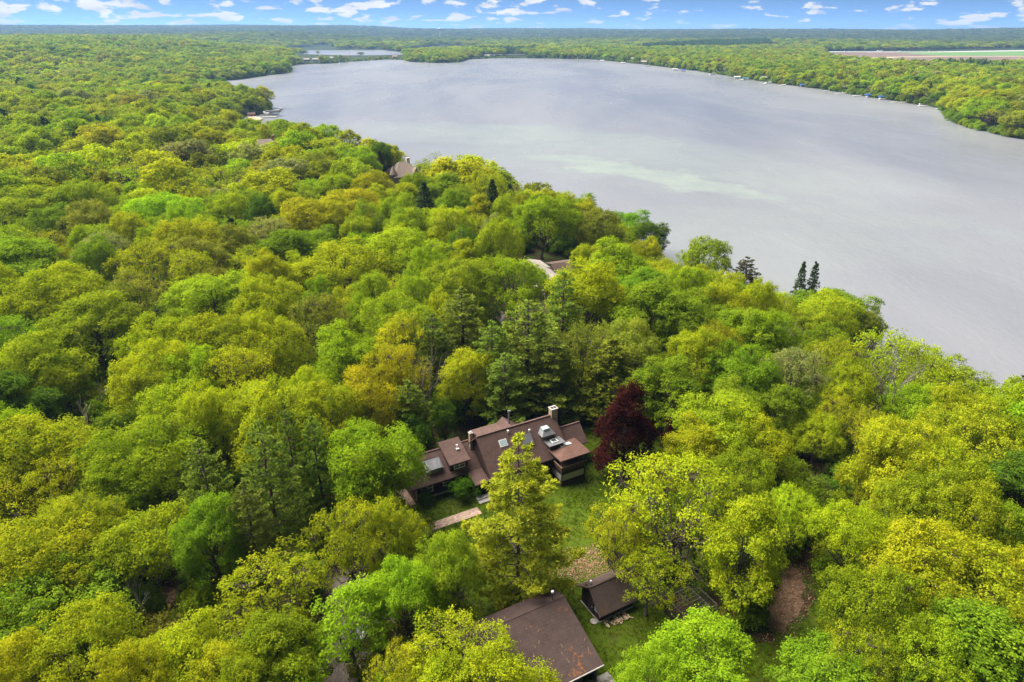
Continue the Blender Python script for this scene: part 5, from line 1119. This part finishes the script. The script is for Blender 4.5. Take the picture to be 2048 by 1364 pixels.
for a_, lab in [((1890, 214.5, 1872, 214.8), 'pier closest to the wooded right headland'), ((1880, 208.5, 1836, 209), 'low dock beside the white pontoon near the right headland'), ((1838, 202, 1783, 202.3), 'longest pier of the right shore'), ((1800, 195.5, 1758, 196), 'pier beside the second blue canopy of the right shore'), ((1735, 188, 1706, 189.5), 'short dock left of the two blue canopies'), ((1712, 183, 1672, 185), 'dock carrying the black and white boat'), ((1682, 177.5, 1648, 179.2), 'pale dock left of the black and white boat'),
                ((1632, 172.5, 1600, 170), 'narrow dock beside the first blue canopy'), ((1575, 166.5, 1560, 169), 'short pier beyond the first blue canopy'), ((1545, 162, 1526, 166), 'dock under the white pontoon of the middle right shore'), ((1500, 155.5, 1480, 158), 'dock at the teal canopy'), ((1432, 146, 1418, 148), 'dock below the white cottage of the right shore')]: dock(*a_, lab)
for a_, lab in [((1738, 191.5, BLUEC), 'blue canopied boat lift, second from the right headland'), ((1765, 195.3, BLUEC), 'blue canopied boat lift closest to the right headland'), ((1606, 171.3, BLUEC), 'blue canopied boat lift beside the narrow dock, third from the right headland'), ((1491, 157.5, TEALC), 'teal canopied boat lift on the right shore'), ((1474, 155, WHITE), 'white boat lift beside the teal one'), ((1366, 141, BLUEC), 'dark blue canopied boat lift by the tan shore cottage'),
                ((1350, 139, WHITE), 'white boat lift left of the dark blue canopy'), ((1246, 126.0, WHITE), 'white boat lift, nearer of two below the large tan house'), ((1204, 121.3, WHITE), 'white boat lift, farther of two below the large tan house')]: lift(*a_, lab, 1.15)
for a_, lab in [((1848, 207.2), 'white pontoon boat moored near the right headland'), ((1692, 182.8), 'white boat at the dock behind the white cottage'), ((1537, 164.6), 'white pontoon boat of the middle right shore'), ((1425, 147.6), 'white boat below the white cottage of the right shore'), ((1295, 131.5), 'small white boat at the bend of the far right shore'), ((461, 155.5), 'white boat in the left bay'), ((402, 163.0), 'white boat deep in the left bay')]: pontoon(*a_, lab, 1.3)
# fields, road, traffic
def fsheet(name, pts, dz, mat): return sheet(name, gpoly(pts, FIELD_Z), FIELD_Z + dz, mat, kind='structure')
SOIL = plain('ploughed_soil', (.155, .105, .085), .95, .2, .02); CROP = plain('young_crop', (.10, .20, .055), .9, .15, .02); VERGE = plain('dry_verge', (.34, .29, .18), .95, .15, .02); ASPH = plain('pale_highway', (.40, .385, .37), .9, .1, .05)
fsheet('ploughed_field', [(1665, 106.5), (1780, 104.6), (1850, 108.2), (2300, 113), (2300, 124), (1990, 123.5), (1850, 122.5), (1740, 121), (1690, 117.5)], .05, SOIL)
fsheet('crop_field', [(1790, 105.6), (1960, 103), (2300, 100), (2300, 112), (2048, 111.6), (1880, 111.2)], .12, CROP)
fsheet('farm_track', [(1690, 118.5), (1720, 115.5), (1790, 113.6), (1890, 112.2), (2300, 112.6), (2300, 113.6), (1900, 113.4), (1800, 115), (1750, 118.5), (1745, 121)], .18, VERGE)
fsheet('highway', [(1260, 104.6), (1640, 103.2), (1850, 103.6), (2300, 96.5), (2300, 98.4), (1900, 104.6), (1640, 104.9), (1260, 106)], .24, ASPH)
fsheet('shore_road', [(960, 109.8), (1075, 107.6), (1075, 108.6), (960, 110.8)], .24, ASPH)
TRL = ['white lorry with a long trailer on the distant highway', 'white van on the highway left of the lorry', 'white van on the highway just right of the lorry', 'white car on the highway near the bend', 'white car on the highway above the crop field']
for (px, L_), lab in zip([(1500 * 1 + 260, 20), (1620, 8), (1800, 8), (1860, 6), (1690, 6)], TRL):
    p = at(px, 104.0, FIELD_Z); e = thing('lorry' if L_ > 10 else 'van', lab, 'lorry' if L_ > 10 else 'van', (p[0], p[1], FIELD_Z + .3), .05)
    h_ = 4.0 if L_ > 10 else 2.4
    part('body', [box(-L_ / 2, L_ / 2 - 2.6, -1.3, 1.3, .9, h_)], WHITE, e); part('cab', [box(L_ / 2 - 2.5, L_ / 2, -1.25, 1.25, .6, h_ * .8)], WALLC['G'], e)
    for u in (-L_ / 2 + 1.2, L_ / 2 - 1.3):
        for v in (-1.15, 1.15): part('wheel', [rod((u, v - .15, .45), (u, v + .15, .45), .45, 10)], DARK, e)
p = at(1808, 103, FIELD_Z); e = thing('road_sign', 'green highway sign beside the distant road', 'sign', (p[0], p[1], FIELD_Z)); part('panel', [box(-5, 5, -.1, .1, 3, 7)], plain('sign_green', (.01, .16, .10), .6, .1), e)
for u in (-4, 4): part('post', [box(u - .15, u + .15, -.1, .1, 0, 3)], GREYM, e)
# water tower, works, poles
tz = 0.0; tx = (880 - CX) / F * (4500 * CT + 60 * ST); wt = thing('water_tower', 'white water tower on the far skyline', 'tower', (tx, 4500, gz(tx, 4500)))
zt = 60.5 - gz(tx, 4500)
part('stem', [rod((0, 0, 0), (0, 0, zt - 6), 2.2, 14)], WHITE, wt)
pr_ = [(2.2, zt - 9), (7, zt - 5.5), (8.2, zt - 2.5), (7, zt + .5), (3, zt + 2.0), (.1, zt + 2.3)]; n = 18
V = [(r_ * math.cos(2 * math.pi * k / n), r_ * math.sin(2 * math.pi * k / n), z) for r_, z in pr_ for k in range(n)]
part('tank', [(V, [(i * n + k, i * n + (k + 1) % n, (i + 1) * n + (k + 1) % n, (i + 1) * n + k) for i in range(len(pr_) - 1) for k in range(n)])], WHITE, wt)
for (x, y, z, wd, c), lab in zip(FB, ['tall white works building far off below the skyline', 'lower white works building beside the tall one', 'long tan works building far off', 'white far building left of its wider neighbour', 'wider white far building below the skyline']):
    e = thing('works_building', lab, 'building', (x, y, z - 14), 0, 'far works buildings'); part('wall', [box(-wd / 2, wd / 2, -20, 20, -10, 18)], WALLC[c], e); part('roof', [box(-wd / 2 - 1, wd / 2 + 1, -21, 21, 18, 19)], GREYM, e)
for (px, py, h_, d_), lab in zip([(92, 96, 26, 1500), (700, 113, 30, 2100), (1455, 98, 34, 2300), (1622, 100, 26, 2300)], ['utility pole rising from the left forest', 'tall mast on the far spit', 'tall pylon before the dark pine stand', 'mast beside the distant highway']):
    z = CAM_H - (py - 57) / F * d_; x = (px - CX) / F * (d_ * CT - (z - CAM_H) * ST); g = gz(x, d_)
    e = thing('utility_pole', lab, 'pole', (x, d_, g), 0, 'poles in the distance'); part('pole', [rod((0, 0, 0), (0, 0, h_), .35, 6)], WALLC['G'], e); part('crossarm', [box(-2.5, 2.5, -.2, .2, h_ - 2.2, h_ - 1.8)], WALLC['G'], e)

# ------------------------------------------------------------------ air
m, t = material('haze')
pvn = t('ShaderNodeVolumePrincipled', {'Color': HAZE_COL, 'Density': HAZE_D, 'Anisotropy': 0.2})
t('ShaderNodeOutputMaterial', {'Volume': pvn.outputs[0]})
hz = part('haze', [box(-13700, 13700, -250, 13900, -16.2, 112.0)], m, None, kind='stuff')
